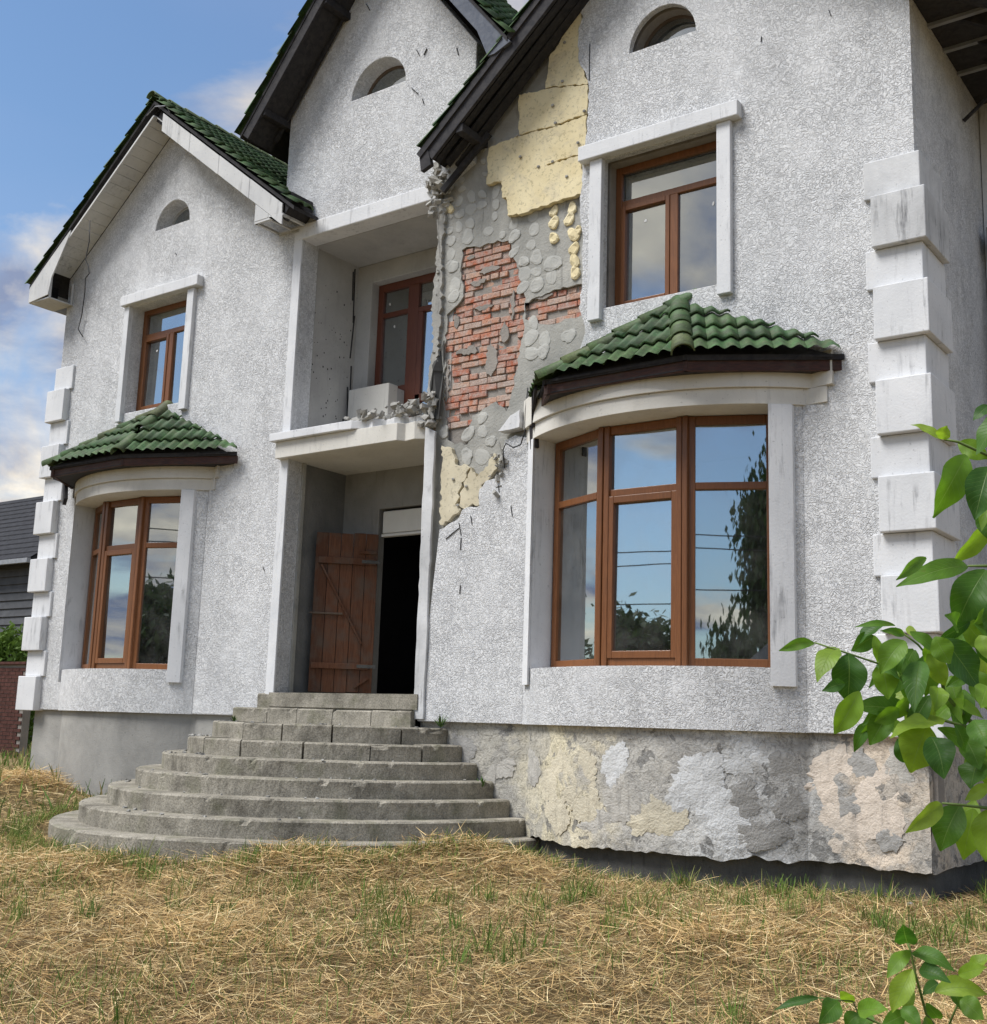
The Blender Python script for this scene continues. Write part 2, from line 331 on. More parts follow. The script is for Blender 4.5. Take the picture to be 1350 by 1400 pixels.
tag(link(bpy.data.objects.new('ground', me)), 'yard of dry mown grass and bare soil before the house', kind='structure')

# ------------------------------------------------------------------ the house
H = thing('derelict_house', 'abandoned two storey house with pale stucco, green tile roofs and a collapsed facade patch', 'house', (-9.3, 2, .4))
ZB = 1.58                                   # lower edge of the stucco
def arc_pts(cx, half, sag, n=26, off=0):    # bow front in plan, from left to right; off > 0 sets it back
    Rr = (half * half + sag * sag) / (2 * sag); yc = Rr - sag; t0 = math.asin(half / Rr); out = []
    for i in range(n + 1):
        t = -t0 + 2 * t0 * i / n; out.append((cx + (Rr - off) * math.sin(t), yc - (Rr - off) * math.cos(t)))
    return out
def arc_y(cx, half, sag, x, off=0):
    Rr = (half * half + sag * sag) / (2 * sag); yc = Rr - sag; return yc - math.sqrt(max(0, (Rr - off) ** 2 - (x - cx) ** 2))
BAYS = {'R': dict(cx=-5.45, half=1.5, sag=.56, op=(-6.78, -4.19), head=4.5, fr=[(-6.71, .13), (-5.93, -.21), (-5.02, -.19), (-4.27, .14)]),
        'L': dict(cx=-13.45, half=1.42, sag=.5, op=(-14.66, -12.30), head=4.46, fr=[(-14.63, .13), (-14.02, -.13), (-13.18, -.13), (-12.48, .13)])}
def rect(x0, x1, z0, z1): return [(x0, z0), (x1, z0), (x1, z1), (x0, z1)]
def arch(xc, w, z0, h, n=16): return [(xc - w / 2 * math.cos(math.pi * i / n), z0 + h * math.sin(math.pi * i / n)) for i in range(n + 1)]
TH = .30                                    # wall thickness
# --- left wing wall
LW_AP = (-13.33, 9.95)
Lwin = (-13.99, -12.72, 5.76, 7.34); Rwin = (-6.08, -4.77, 5.83, 7.47)
Larch = (-13.25, .74, 8.43, .38); Rarch = (-5.41, .78, 8.61, .42); Carch = (-9.40, .90, 9.31, .44)
b = BAYS['L']; bl, br = b['cx'] - b['half'], b['cx'] + b['half']
outer = [(-15.64, ZB), (bl, ZB), (bl, 4.97), (br, 4.97), (br, ZB), (-10.57, ZB), (-10.57, 7.72), LW_AP, (-15.64, 8.10)]
MB().plate(outer, [rect(*Lwin), arch(*Larch)], 0, TH).build('stucco_wall', M['stucco'], H, bevel=.012)
MB().box(-15.64, -15.36, TH, 8, ZB, 8.1).build('side_wall', M['stucco'], H)
# --- right wing wall: the part above and beside the bow, with its broken left edge
b = BAYS['R']; bl2, br2 = b['cx'] - b['half'], b['cx'] + b['half']
def W(px, py): p = at(px, py, 0); return (p.x, p.z)
def Zm(s, ox, oy, pts): return [W(ox + x / s, oy + y / s) for x, y in pts]
edge_up = [W(*p) for p in ((800, 455), (797, 437), (792, 420), (796, 385), (795, 345), (797, 330), (793, 295), (794, 262), (797, 236), (797, 212), (803, 180), (805, 116), (800, 98), (792, 85), (790, 62), (791, 40), (797, 22))]
edge_up = jag(edge_up, .06, .012, closed=False)
RW_AP = (-5.62, 10.0)
outer = [(br2, ZB), (-2.88, ZB), (-2.88, 8.24), RW_AP, (-6.46, 9.38)] + edge_up[::-1] + [(-6.52, 4.97), (br2, 4.97)]
MB().plate(outer, [rect(*Rwin), arch(*Rarch)], 0, .075).build('stucco_wall', M['stucco'], H, bevel=.006)
# lower left piece, up to the torn edge
low = [W(*p) for p in ((718, 598), (704, 594), (690, 602), (688, 628), (681, 655), (664, 657), (656, 668), (655, 691), (632, 697), (628, 708), (612, 718), (601, 724))]
low = jag(low, .05, .015, closed=False)
MB().plate([(-8.33, ZB), (bl2, ZB), (bl2, low[0][1])] + low, [], 0, .075).build('stucco_wall', M['stucco'], H, bevel=.006)
# structural wall behind the stucco: render coat with the brick showing through
brickA = Zm(2.593, 560, 180, [(172,410),(250,392),(338,374),(356,440),(392,540),(396,600),(386,720),(368,800),(358,880),(330,985),(290,950),(205,1000),(190,1105),(118,1090),(108,960),(112,760),(118,640),(176,575),(170,500)])
brickB = Zm(2.593, 560, 180, [(395,600),(470,565),(580,532),(606,530),(608,640),(560,652),(480,678),(397,655)])
ja, jb = jag(brickA, .05, .022), jag(brickB, .05, .018)
xl = -8.33
left_edge = jag([(xl, 4.70), (xl, 8.0)], .07, .03, closed=False)
outer = [(xl, .9), (-6.94, .9), (-6.94, 4.98)] + [(-6.10, 4.98), (-6.10, 9.55), (-6.46, 9.38)] + left_edge[::-1]
MB().plate(outer, [ja, jb], .078, .105).build('render_coat', M['render'], H)
core = [(xl + .02, .9), (-2.9, .9), (-2.9, 8.2), RW_AP, (-8.3, 7.7)]
core_hole = [rect(*Rwin), arch(*Rarch), rect(bl2 + .1, br2 - .1, 1.62, 4.9)]
MB().plate(core, core_hole, .122, TH).build('brick_core', M['mortar'], H)
BW = MB().box(xl + .02, -7.0, .125, .13, 4.9, 7.1)
bw = BW.build('brick_patch', M['mortar'], H)
def inside(p, poly):
    c = False; n = len(poly)
    for i in range(n):
        a, d = poly[i], poly[(i + 1) % n]
        if (a[1] > p[1]) != (d[1] > p[1]) and p[0] < (d[0] - a[0]) * (p[1] - a[1]) / (d[1] - a[1]) + a[0]: c = not c
    return c
def rough_box(w, d, h, j, chip=0):
    m = MB().box(-w/2, w/2, 0, d, -h/2, h/2)
    m.v = [(x + random.uniform(-j, j), y + random.uniform(-j, j), z + random.uniform(-j, j)) for x, y, z in m.v]; return m
brick_me = []
for w in (.245, .245, .245, .118):
    me = rough_box(w, .10, .066, .004).mesh('brick'); me.materials.append(M['brick'])
    bm = bmesh.new(); bm.from_mesh(me); bmesh.ops.bevel(bm, geom=[e for e in bm.edges], offset=.006, segments=1, affect='EDGES'); bm.to_mesh(me); bm.free(); brick_me.append(me)
row = 0; z = 4.86
while z < 7.2:
    x = xl - .03 + (.128 if row % 2 else 0) + random.uniform(-.015, .015); short = row % 5 == 2
    while x < -6.2:
        w = .118 if short else .245
        c = (x + w / 2, z)
        if inside(c, brickA) or inside(c, brickB) or inside((c[0] + w * .4, z), brickA) or inside((c[0] - w * .4, z), brickA) or inside((c[0] + w * .4, z), brickB) or inside((c[0] - w * .4, z), brickB):
            if c[0] > xl and random.random() > .025:
                deep = random.choice((0, 0, .004, .008, .016, .026)) + random.uniform(-.004, .004)
                inst('brick', brick_me[3] if short else random.choice(brick_me[:3]), bw, Matrix.Translation((c[0], .096 + deep, z + random.uniform(-.003, .003))) @ Matrix.Rotation(random.uniform(-.015, .015), 4, 'Y'))
        x += w + .008
    z += .0755; row += 1
def blob_mesh(n, rx, rz, d, wob, seed):
    rr = random.Random(seed); ph = [rr.uniform(0, 6.28) for _ in range(4)]; vs = []; fs = []
    for k, (q, dy) in enumerate(((1, 0), (.95, -.8 * d), (.7, -d))):
        for i in range(n):
            t = 2 * math.pi * i / n; w = 1 + wob * (math.sin(2 * t + ph[0]) + .6 * math.sin(3 * t + ph[1]) + .3 * math.sin(5 * t + ph[2]))
            vs.append((rx * q * w * math.cos(t), dy + d * .2 * math.sin(3 * t + ph[3]) * (k > 0), rz * q * w * math.sin(t)))
    for k in (0, 1):
        for i in range(n): j = (i + 1) % n; fs.append((k*n+i, k*n+j, (k+1)*n+j, (k+1)*n+i))
    fs.append(tuple(range(2*n, 3*n)))
    m = MB(); m.add(vs, fs); return m
# mortar smears over the brick
for px, py, rx, rz in ((672, 494, .10, .2), (640, 480, .16, .05), (612, 520, .03, .34), (608, 425, .035, .2), (703, 415, .03, .2), (655, 386, .14, .04), (668, 370, .16, .04), (690, 455, .06, .12), (625, 440, .05, .1), (662, 420, .13, .03), (745, 405, .12, .03), (770, 390, .06, .05), (645, 352, .06, .03)):
    p = at(px, py, .1); pol = jag([(p.x + rx * math.cos(t) * random.uniform(.6, 1.15), p.z + rz * math.sin(t) * random.uniform(.6, 1.15)) for t in [6.283 * q / 9 for q in range(9)]], .03, .018)
    MB().plate(pol, [], .088 + random.uniform(-.003, .003), .12).build('mortar_smear', M['mortar'], H)
dab_me = []
for k in range(6):
    me = blob_mesh(13, .064, .070, .012, .06 + .025 * k, 50 + k).mesh('adhesive_dab'); me.materials.append(M['dab']); dab_me.append(me)
dab_y = []
for k in range(3):
    me = blob_mesh(11, .055, .068, .028, .13, 80 + k).mesh('adhesive_dab'); me.materials.append(M['foam']); dab_y.append(me)
D7 = [(430,125,.8),(345,235,.6),(430,245,.6),(230,340,.7),(445,350,.6),(180,430,.6),(250,400,.7),(250,475,.8),(330,540,1.1),(420,520,.9),(535,500,1),(225,580,1),(325,645,1.2),(415,610,1),(535,605,1),(235,685,1.1),(525,705,.9),(225,795,1.1),(320,765,1.1),(140,825,1),(470,830,1),(300,875,1.3),(155,910,1.2),(590,860,.9),(685,765,1.1),(845,705,1.1),(855,815,1.2),(690,870,1.2),(830,945,1.1),(685,1005,1.1),(155,1025,1.2),(875,1050,1.4),(770,1085,1.1),(775,1185,1.4),(870,1170,1.2),(170,1125,1.3),(1010,1100,1.7),(880,1280,1.6),(1000,1210,1.2),(760,1300,1.2),(150,690,.8)]
D8 = [(850,370,1.2),(830,495,1.6),(945,510,1.4),(1145,480,1.4),(935,610,1.3),(835,630,1.4),(190,60,1.5),(180,150,1.2)]
D2 = [(555,60,1.2),(445,185,1.5),(555,165,1.2),(620,240,1.2),(435,355,1.5),(550,360,1.6),(260,170,1.2)]
for lst, s, ox, oy in ((D7, 6.136, 590, 180), (D8, 6.136, 590, 380), (D2, 5.625, 560, 560)):
    for x, y, q in lst:
        p = at(ox + x / s, oy + y / s, .06)
        inst('adhesive_dab', random.choice(dab_me), H, Matrix.Translation((p.x, .08, p.z)) @ Matrix.Rotation(random.uniform(-3, 3), 4, 'Y') @ Matrix.Diagonal((q * random.uniform(.75, 1.1), random.uniform(.5, 1.2), q * random.uniform(.8, 1.1), 1)))
for x, y, q in [(1025,665,1),(1025,760,1.2),(1025,890,1.1),(1155,730,1.2),(1180,640,1.1),(1190,860,1.3),(1225,830,.9),(1195,980,1.2),(1200,1080,1.2),(1205,1180,1.2),(150,640,1.1)]:
    p = at(590 + x / 6.136, 180 + y / 6.136, .06)
    inst('adhesive_dab', random.choice(dab_y), H, Matrix.Translation((p.x, .08, p.z)) @ Matrix.Rotation(random.uniform(-.5, .5), 4, 'Y') @ Matrix.Diagonal((q * .85, 1, q * 1.1, 1)))
# foam insulation boards left on the wall
foam = [Zm(5.19, 560, 0, [(1180,95),(1225,60),(1205,250),(1210,440),(1265,590),(1000,612),(960,622),(990,400),(1040,330)]),
        Zm(5.19, 560, 0, [(770,668),(960,630),(1000,618),(1265,598),(1250,800),(1010,892),(772,948)]),
        Zm(5.19, 560, 0, [(555,1045),(625,1012),(770,957),(1010,901),(1250,808),(1240,1075),(1000,1150),(860,1200),(690,1240),(650,1276),(540,1300)]),
        Zm(6.136, 590, 180, [(585,380),(690,352),(1240,200),(1262,320),(1268,420),(1250,515),(1150,545),(885,635),(780,675),(635,700),(622,545),(590,550)]),
        Zm(5.625, 560, 560, [(245,270),(310,285),(350,420),(460,440),(400,560),(350,745),(390,765),(290,860),(228,885)]),
        Zm(5.625, 560, 560, [(470,440),(505,515),(600,430),(640,330),(688,400),(600,540),(548,580),(525,728),(390,752),(362,740),(410,565)])]
for i, poly in enumerate(foam):
    f = MB().plate(jag(poly, .035, .012 if i < 4 else .024), [], .008 + .004 * (i % 3), .074).build('foam_board', M['foam'] if i < 4 else M['foam_old'], H, bevel=.004)
fs_me = blob_mesh(8, .018, .018, .012, .1, 3).mesh('fastener'); fs_me.materials.append(M['rubble'])
for x, y in ((1085,575),(1015,745),(1240,785),(1035,870),(785,1110),(915,1180),(1015,1145),(1115,1250),(760,960),(1195,1010),(1100,300)):
    p = at(560 + x / 5.19, y / 5.19, 0); inst('fastener', fs_me, H, Matrix.Translation((p.x, .006, p.z)))
for x, y in ((335,535),(435,590),(370,735)):
    p = at(560 + x / 5.625, 560 + y / 5.625, 0); inst('fastener', fs_me, H, Matrix.Translation((p.x, .006, p.z)))
# --- centre gable wall over the balcony
C_AP = (-9.40, 11.45)
MB().plate([(-10.95, 7.70), (-8.35, 7.70), (-7.86, 7.95), (-7.86, 9.45), C_AP, (-10.95, 9.45)], [arch(*Carch)], .005, TH).build('gable_wall', M['stucco'], H, bevel=.012)
MB().box(-10.95, -10.7, TH, 6, 7.6, 9.45).build('side_wall', M['stucco'], H)
MB().box(-8.1, -7.86, TH, 6, 7.6, 9.45).build('side_wall', M['stucco'], H)
MB().box(-10.62, -8.36, -.03, .25, 7.60, 7.80).build('lintel_band', M['trim'], H, bevel=.012)
# --- right side of the house
MB().box(-3.1, -2.88, .076, 9, ZB, 8.24).build('side_wall', M['stucco'], H)
MB().box(-2.87, -1.6, 2.35, 2.6, .4, 9.0).build('side_wall', M['trim'], H)
dp = thing
pipe = MB().tube([(-2.70, 2.22, 6.55), (-2.70, 2.22, .4)], .055, 10).build('downpipe', M['metal'], H, smooth=True)
MB().box(-2.80, -2.58, 2.12, 2.33, 6.5, 6.75).build('rainwater_head', M['metal'], pipe, bevel=.01)
# --- arch-topped attic openings: reveal pane and frame
for nm, (xc, w, z0, h) in (('L', Larch), ('R', Rarch), ('C', Carch)):
    g = MB(); n = 16; o1 = arch(xc, w + .02, z0 - .01, h + .01); i1 = arch(xc, w - .09, z0 + .04, h - .07)
    poly = o1 + i1[::-1]; g.plate(o1, [i1], .24, .28); fr = g.build('attic_window', M['wall_inner'] if nm == 'L' else M['bark_metal'], H)
    MB().plate(arch(xc, w - .05, z0 + .01, h - .03), [], .255, .262).build('pane', M['glass'], fr)

# --- quoin blocks at both corners
def quoin(x0, x1, y0, y1, z0, z1): return MB().box(x0, x1, y0, y1, z0, z1).build('quoin_block', M['stained'] if z1 > 6.2 and x0 > -5 else M['trim'], H, bevel=.01)
for k in range(6):
    zb = 2.05 + .852 * k                      # top of the proud block
    quoin(-3.25, -2.775, -.105, .62, max(zb - .485, ZB - .02), zb)
    quoin(-3.33, -2.83, -.035, .66, zb + .002, zb + .365)
    if k < 6:
        quoin(-15.77, -15.33, -.105, .5, max(zb - .485, ZB - .02), zb) if k < 5 or True else None
        quoin(-15.71, -15.26, -.035, .55, zb + .002, zb + .365)

# --- bow fronts
def bow(key):
    B = BAYS[key]; cx, hf, sg, (o0, o1), hd, fr = B['cx'], B['half'], B['sag'], B['op'], B['head'], B['fr']
    A = arc_pts(cx, hf, sg); SILL = 2.13
    def sub(x0, x1, off=0, n=24): return [(x0 + (x1 - x0) * i / n, arc_y(cx, hf, sg, x0 + (x1 - x0) * i / n, off)) for i in range(n + 1)]
    backp = [(cx + hf, .3), (cx - hf, .3)]
    MB().slab(A + backp, ZB, SILL).build('bow_wall', M['stucco'], H)
    # jamb pieces beside the opening
    MB().slab(sub(cx - hf, o0, 0, 4) + [(fr[0][0] - .005, fr[0][1]), (fr[0][0] - .005, .28), (cx - hf, .28)], SILL, hd).build('bow_wall', M['trim'], H)
    MB().slab(sub(o1, cx + hf, 0, 4) + [(cx + hf, .28), (fr[3][0] - .03, .28)], SILL, hd).build('bow_wall', M['stucco'], H)
    # head: lower band, groove, upper band
    ext = .24 if key == 'R' else .14
    def bandpoly(off, l, r):
        P = [(cx - hf - l, -off)] if l else []
        P += arc_pts(cx, hf + off * 1.6, sg + off, 30)
        P += [(cx + hf + r, -off), (cx + hf + r, .02)] if r else []
        P += [(cx + hf, .02), (cx + hf - .05, .32), (cx - hf + .05, .32), (cx - hf, .02)]
        if l: P += [(cx - hf - l, .02)]
        return P
    MB().slab(bandpoly(.025, 0 if key == 'R' else .05, ext), hd, hd + .15).build('head_band', M['cream'], H, bevel=.006)
    MB().slab(bandpoly(.055, 0 if key == 'R' else .07, ext + .06), hd + .152, hd + .47).build('head_band', M['cream'], H, bevel=.006)
    # plain jamb trims
    for s, (xa, xb) in (('l', (o0 - .13, o0 - .004)), ('r', (o1 + .004, o1 + (.18 if key == 'R' else .15)))):
        q = sub(max(xa, cx - hf), min(xb, cx + hf), -.035, 5)
        MB().slab(q + [(q[-1][0], q[-1][1] + .06), (q[0][0], q[0][1] + .06)], 1.97, hd - .002).build('window_trim', M['trim'], H, bevel=.006)
    # window of three lights
    wz0, wz1 = SILL + .005, hd - .005; tr = wz0 + (wz1 - wz0) * .70
    win = thing_part('bay_window', H)
    for i in range(3):
        a, b2 = Vector((*fr[i], 0)), Vector((*fr[i + 1], 0)); L = (b2 - a).length; d = (b2 - a) / L; nn = Vector((d.y, -d.x, 0))
        if nn.y > 0: nn = -nn
        MM = Matrix(((d.x, -nn.x, 0, a.x), (d.y, -nn.y, 0, a.y), (0, 0, 1, 0), (0, 0, 0, 1)))
        f = MB()
        f.box(0.004, .085, 0, .07, wz0, wz1).box(L - .085, L - .004, 0, .07, wz0, wz1).box(.085, L - .085, 0, .07, wz0, wz0 + .085).box(.085, L - .085, 0, .07, wz1 - .085, wz1).box(.085, L - .085, 0, .07, tr, tr + .07)
        f.build('frame', M['frame'], win, bevel=.006, M=MM)
        if i == 1:
            f = MB(); f.box(.06, .145, -.018, .05, wz0 + .085, tr).box(L - .145, L - .06, -.018, .05, wz0 + .085, tr).box(.145, L - .145, -.018, .05, wz0 + .085, wz0 + .155).box(.145, L - .145, -.018, .05, tr - .07, tr)
            f.build('sash', M['frame'], win, bevel=.006, M=MM)
        for z0, z1 in ((wz0 + .085, tr), (tr + .07, wz1 - .075)):
            pane_mb(.07, L - .07, .032, .040, z0 - .01, z1 + .01).build('pane', M['glass'], win, M=MM)
    for i in (0, 1, 2):
        a, b2 = Vector((*fr[i], 0)), Vector((*fr[i + 1], 0)); d = (b2 - a).normalized(); L = (b2 - a).length
        if i == 1:
            for q in (a + d * .065, b2 - d * .065): MB().box(q.x - .03, q.x + .03, q.y - .026, q.y + .05, wz0, wz1).build('cover_strip', M['frame'], win, bevel=.008)
    for i in (1, 2):
        MB().box(fr[i][0] - .028, fr[i][0] + .028, fr[i][1] - .034, fr[i][1] + .06, wz0, wz1).build('mullion', M['frame'], win, bevel=.01)
def thing_part(name, parent):
    o = bpy.data.objects.new(name, None); o.empty_display_size = .1; return link(o, parent)
bow('R'); bow('L')

# --- upper windows
def upper_window(x0, x1, z0, z1, y=.24):
    win = thing_part('window', H); tr = z0 + (z1 - z0) * .72; xm = x0 + (x1 - x0) * .53; f = MB(); w = .075
    f.box(x0, x0 + w, y, y + .07, z0, z1).box(x1 - w, x1, y, y + .07, z0, z1).box(x0 + w, x1 - w, y, y + .07, z0, z0 + w).box(x0 + w, x1 - w, y, y + .07, z1 - w, z1)
    f.box(x0 + w, x1 - w, y, y + .07, tr, tr + .07).box(xm - .045, xm + .045, y - .004, y + .07, z0 + w, tr)
    f.build('frame', M['frame'], win, bevel=.006)
    f = MB(); s = .05; a0, a1 = x0 + w, xm - .045
    f.box(a0, a0 + s, y - .015, y + .05, z0 + w, tr).box(a1 - s, a1, y - .015, y + .05, z0 + w, tr).box(a0 + s, a1 - s, y - .015, y + .05, z0 + w, z0 + w + s).box(a0 + s, a1 - s, y - .015, y + .05, tr - s, tr)
    f.build('sash', M['frame'], win, bevel=.006)
    for a, b2, c, d in ((x0 + w, xm - .045, z0 + w, tr), (xm + .045, x1 - w, z0 + w, tr), (x0 + w, x1 - w, tr + .07, z1 - w)):
        pane_mb(a - .01, b2 + .01, y + .03, y + .038, c - .01, d + .01).build('pane', M['glass'], win)
    for px in ((x0 + xm) / 2, (xm + x1) / 2 + .12): blob_mesh(8, .014, .02, .003, .25, int(px * 99)).build('sticker', M['sticker'], win, M=Matrix.Translation((px, y + .029, tr - .2)))
    return win
upper_window(*Rwin); upper_window(*Lwin, .2)
def surround(x0, x1, z0, z1, wl, wr, hh, over):
    MB().box(x0 - wl, x0 - .002, -.06, .02, z0 - .13, z1 + .01).build('window_trim', M['trim'], H, bevel=.008)
    MB().box(x1 + .002, x1 + wr, -.06, .02, z0 - .13, z1 + .01).build('window_trim', M['trim'], H, bevel=.008)
    MB().box(x0 - wl - over[0], x1 + wr + over[1], -.11, .02, z1 + .012, z1 + hh).build('window_hood', M['trim'], H, bevel=.01)
surround(*Rwin, .15, .15, .18, (.12, .10)); surround(*Lwin, .11, .14, .16, (.05, .12))

# --- rooms behind the glass
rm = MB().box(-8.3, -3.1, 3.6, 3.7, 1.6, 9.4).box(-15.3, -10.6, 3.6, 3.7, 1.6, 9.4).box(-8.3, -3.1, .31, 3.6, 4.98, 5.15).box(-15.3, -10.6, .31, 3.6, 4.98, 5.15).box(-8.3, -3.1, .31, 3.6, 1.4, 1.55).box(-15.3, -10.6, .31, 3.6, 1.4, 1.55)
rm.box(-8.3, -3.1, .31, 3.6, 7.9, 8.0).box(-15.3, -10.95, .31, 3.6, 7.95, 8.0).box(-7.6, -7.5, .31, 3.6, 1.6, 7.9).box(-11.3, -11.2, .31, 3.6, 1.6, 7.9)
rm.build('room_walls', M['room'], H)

# --- entrance and balcony recess
XL, XR, YB = -10.57, -8.34, 1.08
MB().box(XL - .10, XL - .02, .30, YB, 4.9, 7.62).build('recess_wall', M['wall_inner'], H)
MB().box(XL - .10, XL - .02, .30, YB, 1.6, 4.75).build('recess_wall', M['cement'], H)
MB().box(XL - .20, XL - .001, .012, .30, ZB + .02, 7.6).build('recess_jamb', M['render'], H, bevel=.01)
MB().box(XL - .13, XL + .012, -.022, .01, ZB + .2, 7.72).build('corner_trim', M['trim'], H, bevel=.006)
MB().box(XL - .05, XL + .028, .23, .29, 1.85, 4.72).build('corner_trim', M['render'], H, bevel=.006)
MB().box(XR + .001, XR + .2, .108, 2.5, 1.5, 7.62).build('recess_wall', M['wall_inner'], H)
# balcony: ceiling, back wall with its opening
MB().box(XL - .1, XR + .1, .25, 2.6, 7.60, 7.68).build('balcony_ceiling', M['wall_inner'], H)
MB().plate([(XL - .1, 5.05), (-9.80, 5.05), (-9.80, 5.80), (-10.33, 5.80), (-10.33, 7.33), (-8.45, 7.33), (-8.45, 5.05), (XR + .1, 5.05), (XR + .1, 7.6), (XL - .1, 7.6)], [], YB, YB + .26).build('recess_wall', M['wall_inner'], H, bevel=.01)
MB().box(-10.5, -9.80, YB - .16, YB + .02, 5.06, 5.83).build('parapet_block', M['cream'], H, bevel=.012)
win = thing_part('balcony_window', H); y = YB + .14; f = MB()
f.box(-10.33, -10.24, y, y + .08, 5.8, 7.33).box(-10.24, -8.5, y, y + .08, 7.23, 7.33).box(-9.80, -9.62, y, y + .08, 5.06, 7.23).box(-10.24, -9.8, y, y + .08, 5.80, 5.88).box(-10.24, -9.8, y, y + .08, 6.86, 6.92).box(-9.62, -8.5, y, y + .08, 6.83, 6.90).box(-9.62, -8.5, y, y + .08, 5.62, 5.72).box(-9.62, -9.54, y, y + .08, 5.06, 6.83).box(-8.98, -8.86, y, y + .08, 5.06, 7.23).box(-9.54, -8.98, y, y+.08, 5.06, 5.16)
f.build('frame', M['frame_red'], win, bevel=.006)
for a, c, d, e in ((-10.26, -9.79, 5.87, 6.87), (-10.26, -9.79, 6.91, 7.24), (-9.55, -8.97, 5.71, 6.84), (-9.63, -8.97, 6.89, 7.24), (-9.55, -8.97, 5.15, 5.63)):
    pane_mb(a, c, y + .035, y + .043, d, e).build('pane', M['glass'], win)
for px, pz in ((-10.15, 7.05), (-10.05, 6.72)): blob_mesh(8, .016, .018, .003, .2, 5).build('sticker', M['sticker'], win, M=Matrix.Translation((px, y + .034, pz)))
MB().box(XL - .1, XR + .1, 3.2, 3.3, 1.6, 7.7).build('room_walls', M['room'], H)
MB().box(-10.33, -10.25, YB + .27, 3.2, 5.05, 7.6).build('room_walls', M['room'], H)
# balcony slab, broken at its right end
slab_poly = [(-10.76, -.17), (-9.55, -.17)] + [(-9.4, -.15), (-9.25, -.05), (-9.12, -.09), (-9.0, .02), (-8.85, -.02), (-8.7, .08), (-8.55, .05), (-8.36, .12)] + [(-8.36, 1.4), (-10.6, 1.4), (-10.6, .012), (-10.76, .0)]
MB().slab(jag(slab_poly, .09, .012, keep=(0, 9, 10, 11, 12, 13)), 4.93, 5.03).build('balcony_slab', M['trim'], H, bevel=.008)
MB().slab([(-10.70, -.11), (-8.72, -.11), (-8.66, -.03), (-8.5, -.06), (-8.352, .03), (-8.352, YB + .1), (-10.6, YB + .1), (-10.6, .012), (-10.70, .002)], 4.72, 4.928).build('balcony_beam', M['cream'], H, bevel=.006)
# entrance: back wall, door opening, panel
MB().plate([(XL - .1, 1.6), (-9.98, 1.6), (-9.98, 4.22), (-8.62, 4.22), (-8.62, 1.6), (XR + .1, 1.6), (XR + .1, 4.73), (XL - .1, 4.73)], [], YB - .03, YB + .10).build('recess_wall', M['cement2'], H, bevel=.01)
MB().box(-9.93, -8.64, YB - .01, YB + .05, 3.90, 4.19).build('transom_panel', M['white_panel'], H, bevel=.02)
MB().box(-9.93, -8.64, YB - .02, YB + .06, 3.86, 3.893).build('transom_rail', M['white_panel'], H, bevel=.004)
MB().box(-10.5, -8.4, YB + .12, 3.0, 1.866, 1.87).build('room_walls', M['dark'], H)  # room behind the door, its shade painted as near-black surfaces
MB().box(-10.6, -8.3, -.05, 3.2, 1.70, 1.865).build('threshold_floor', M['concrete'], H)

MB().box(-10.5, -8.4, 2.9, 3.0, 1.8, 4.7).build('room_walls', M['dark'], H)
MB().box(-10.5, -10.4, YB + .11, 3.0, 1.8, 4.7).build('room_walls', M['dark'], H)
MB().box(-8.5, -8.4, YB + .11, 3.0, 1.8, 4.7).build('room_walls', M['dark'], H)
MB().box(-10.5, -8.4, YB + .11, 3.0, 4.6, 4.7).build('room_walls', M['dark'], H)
# right wing corner: the broken end of its outer skin beside the entrance
st = jag([(-8.36, 1.60), (-8.22, 1.60), (-8.22, 4.78), (-8.36, 4.85)], .12, .008)
MB().plate(st, [], -.035, -.002).build('corner_trim', M['stained'], H, bevel=.006)
tm = [at(x, y, .03) for x, y in ((607, 465), (600, 472), (592, 500), (596, 508), (583, 536), (582, 572), (603, 574), (606, 540), (603, 505))]
m = MB(); nverts = len(tm)
m.add([(p.x, .03 + .06 * math.sin(i * 1.7), p.z) for i, p in enumerate(tm)] + [(p.x, .045 + .06 * math.sin(i * 1.7), p.z) for i, p in enumerate(tm)], [tuple(range(nverts)), tuple(range(nverts, 2 * nverts))] + [(i, (i+1) % nverts, (i+1) % nverts + nverts, i + nverts) for i in range(nverts)])
m.build('torn_membrane', M['membrane'], H)
# crumbled render, plaster lumps and lath ends
def rubble(name, spots, mat):
    m = MB()
    for c, s in spots:
        rr = Matrix.Rotation(random.uniform(0, 6), 3, Vector((random.gauss(0, 1), random.gauss(0, 1), random.gauss(0, 1))).normalized())
        bx = MB().box(-s, s, -s * random.uniform(.4, 1), s * random.uniform(.4, 1), -s * random.uniform(.3, .8), s * random.uniform(.3, .8))
        vs = [rr @ (Vector(v) * random.uniform(.6, 1.15)) + Vector(c) for v in bx.v]; m.add(vs, bx.f)
    return tag(m.build(name, mat, H), kind='stuff')
sp = []
for _ in range(120):
    t = random.random(); sp.append(((-9.55 + 1.25 * t, random.uniform(-.14, .25), 5.03 + random.uniform(0, .07 + .10 * t)), random.uniform(.015, .055)))
for _ in range(60): sp.append(((random.uniform(-8.42, -8.24), random.uniform(-.06, .12), random.uniform(4.85, 5.25)), random.uniform(.015, .05)))
for _ in range(60): sp.append(((random.uniform(-8.45, -8.18), random.uniform(-.10, .12), random.gauss(7.72, .13)), random.uniform(.015, .06)))
for _ in range(26): sp.append(((random.gauss(-8.33, .015), random.uniform(.02, .1), random.uniform(5.2, 7.6)), random.uniform(.008, .022)))
rough_edge = jag([(-8.40, 4.9), (-8.27, 4.9), (-8.29, 5.6), (-8.26, 6.3), (-8.28, 7.0), (-8.25, 7.6), (-8.37, 7.65), (-8.35, 7.0), (-8.40, 6.4), (-8.36, 5.8), (-8.41, 5.3)], .035, .022)
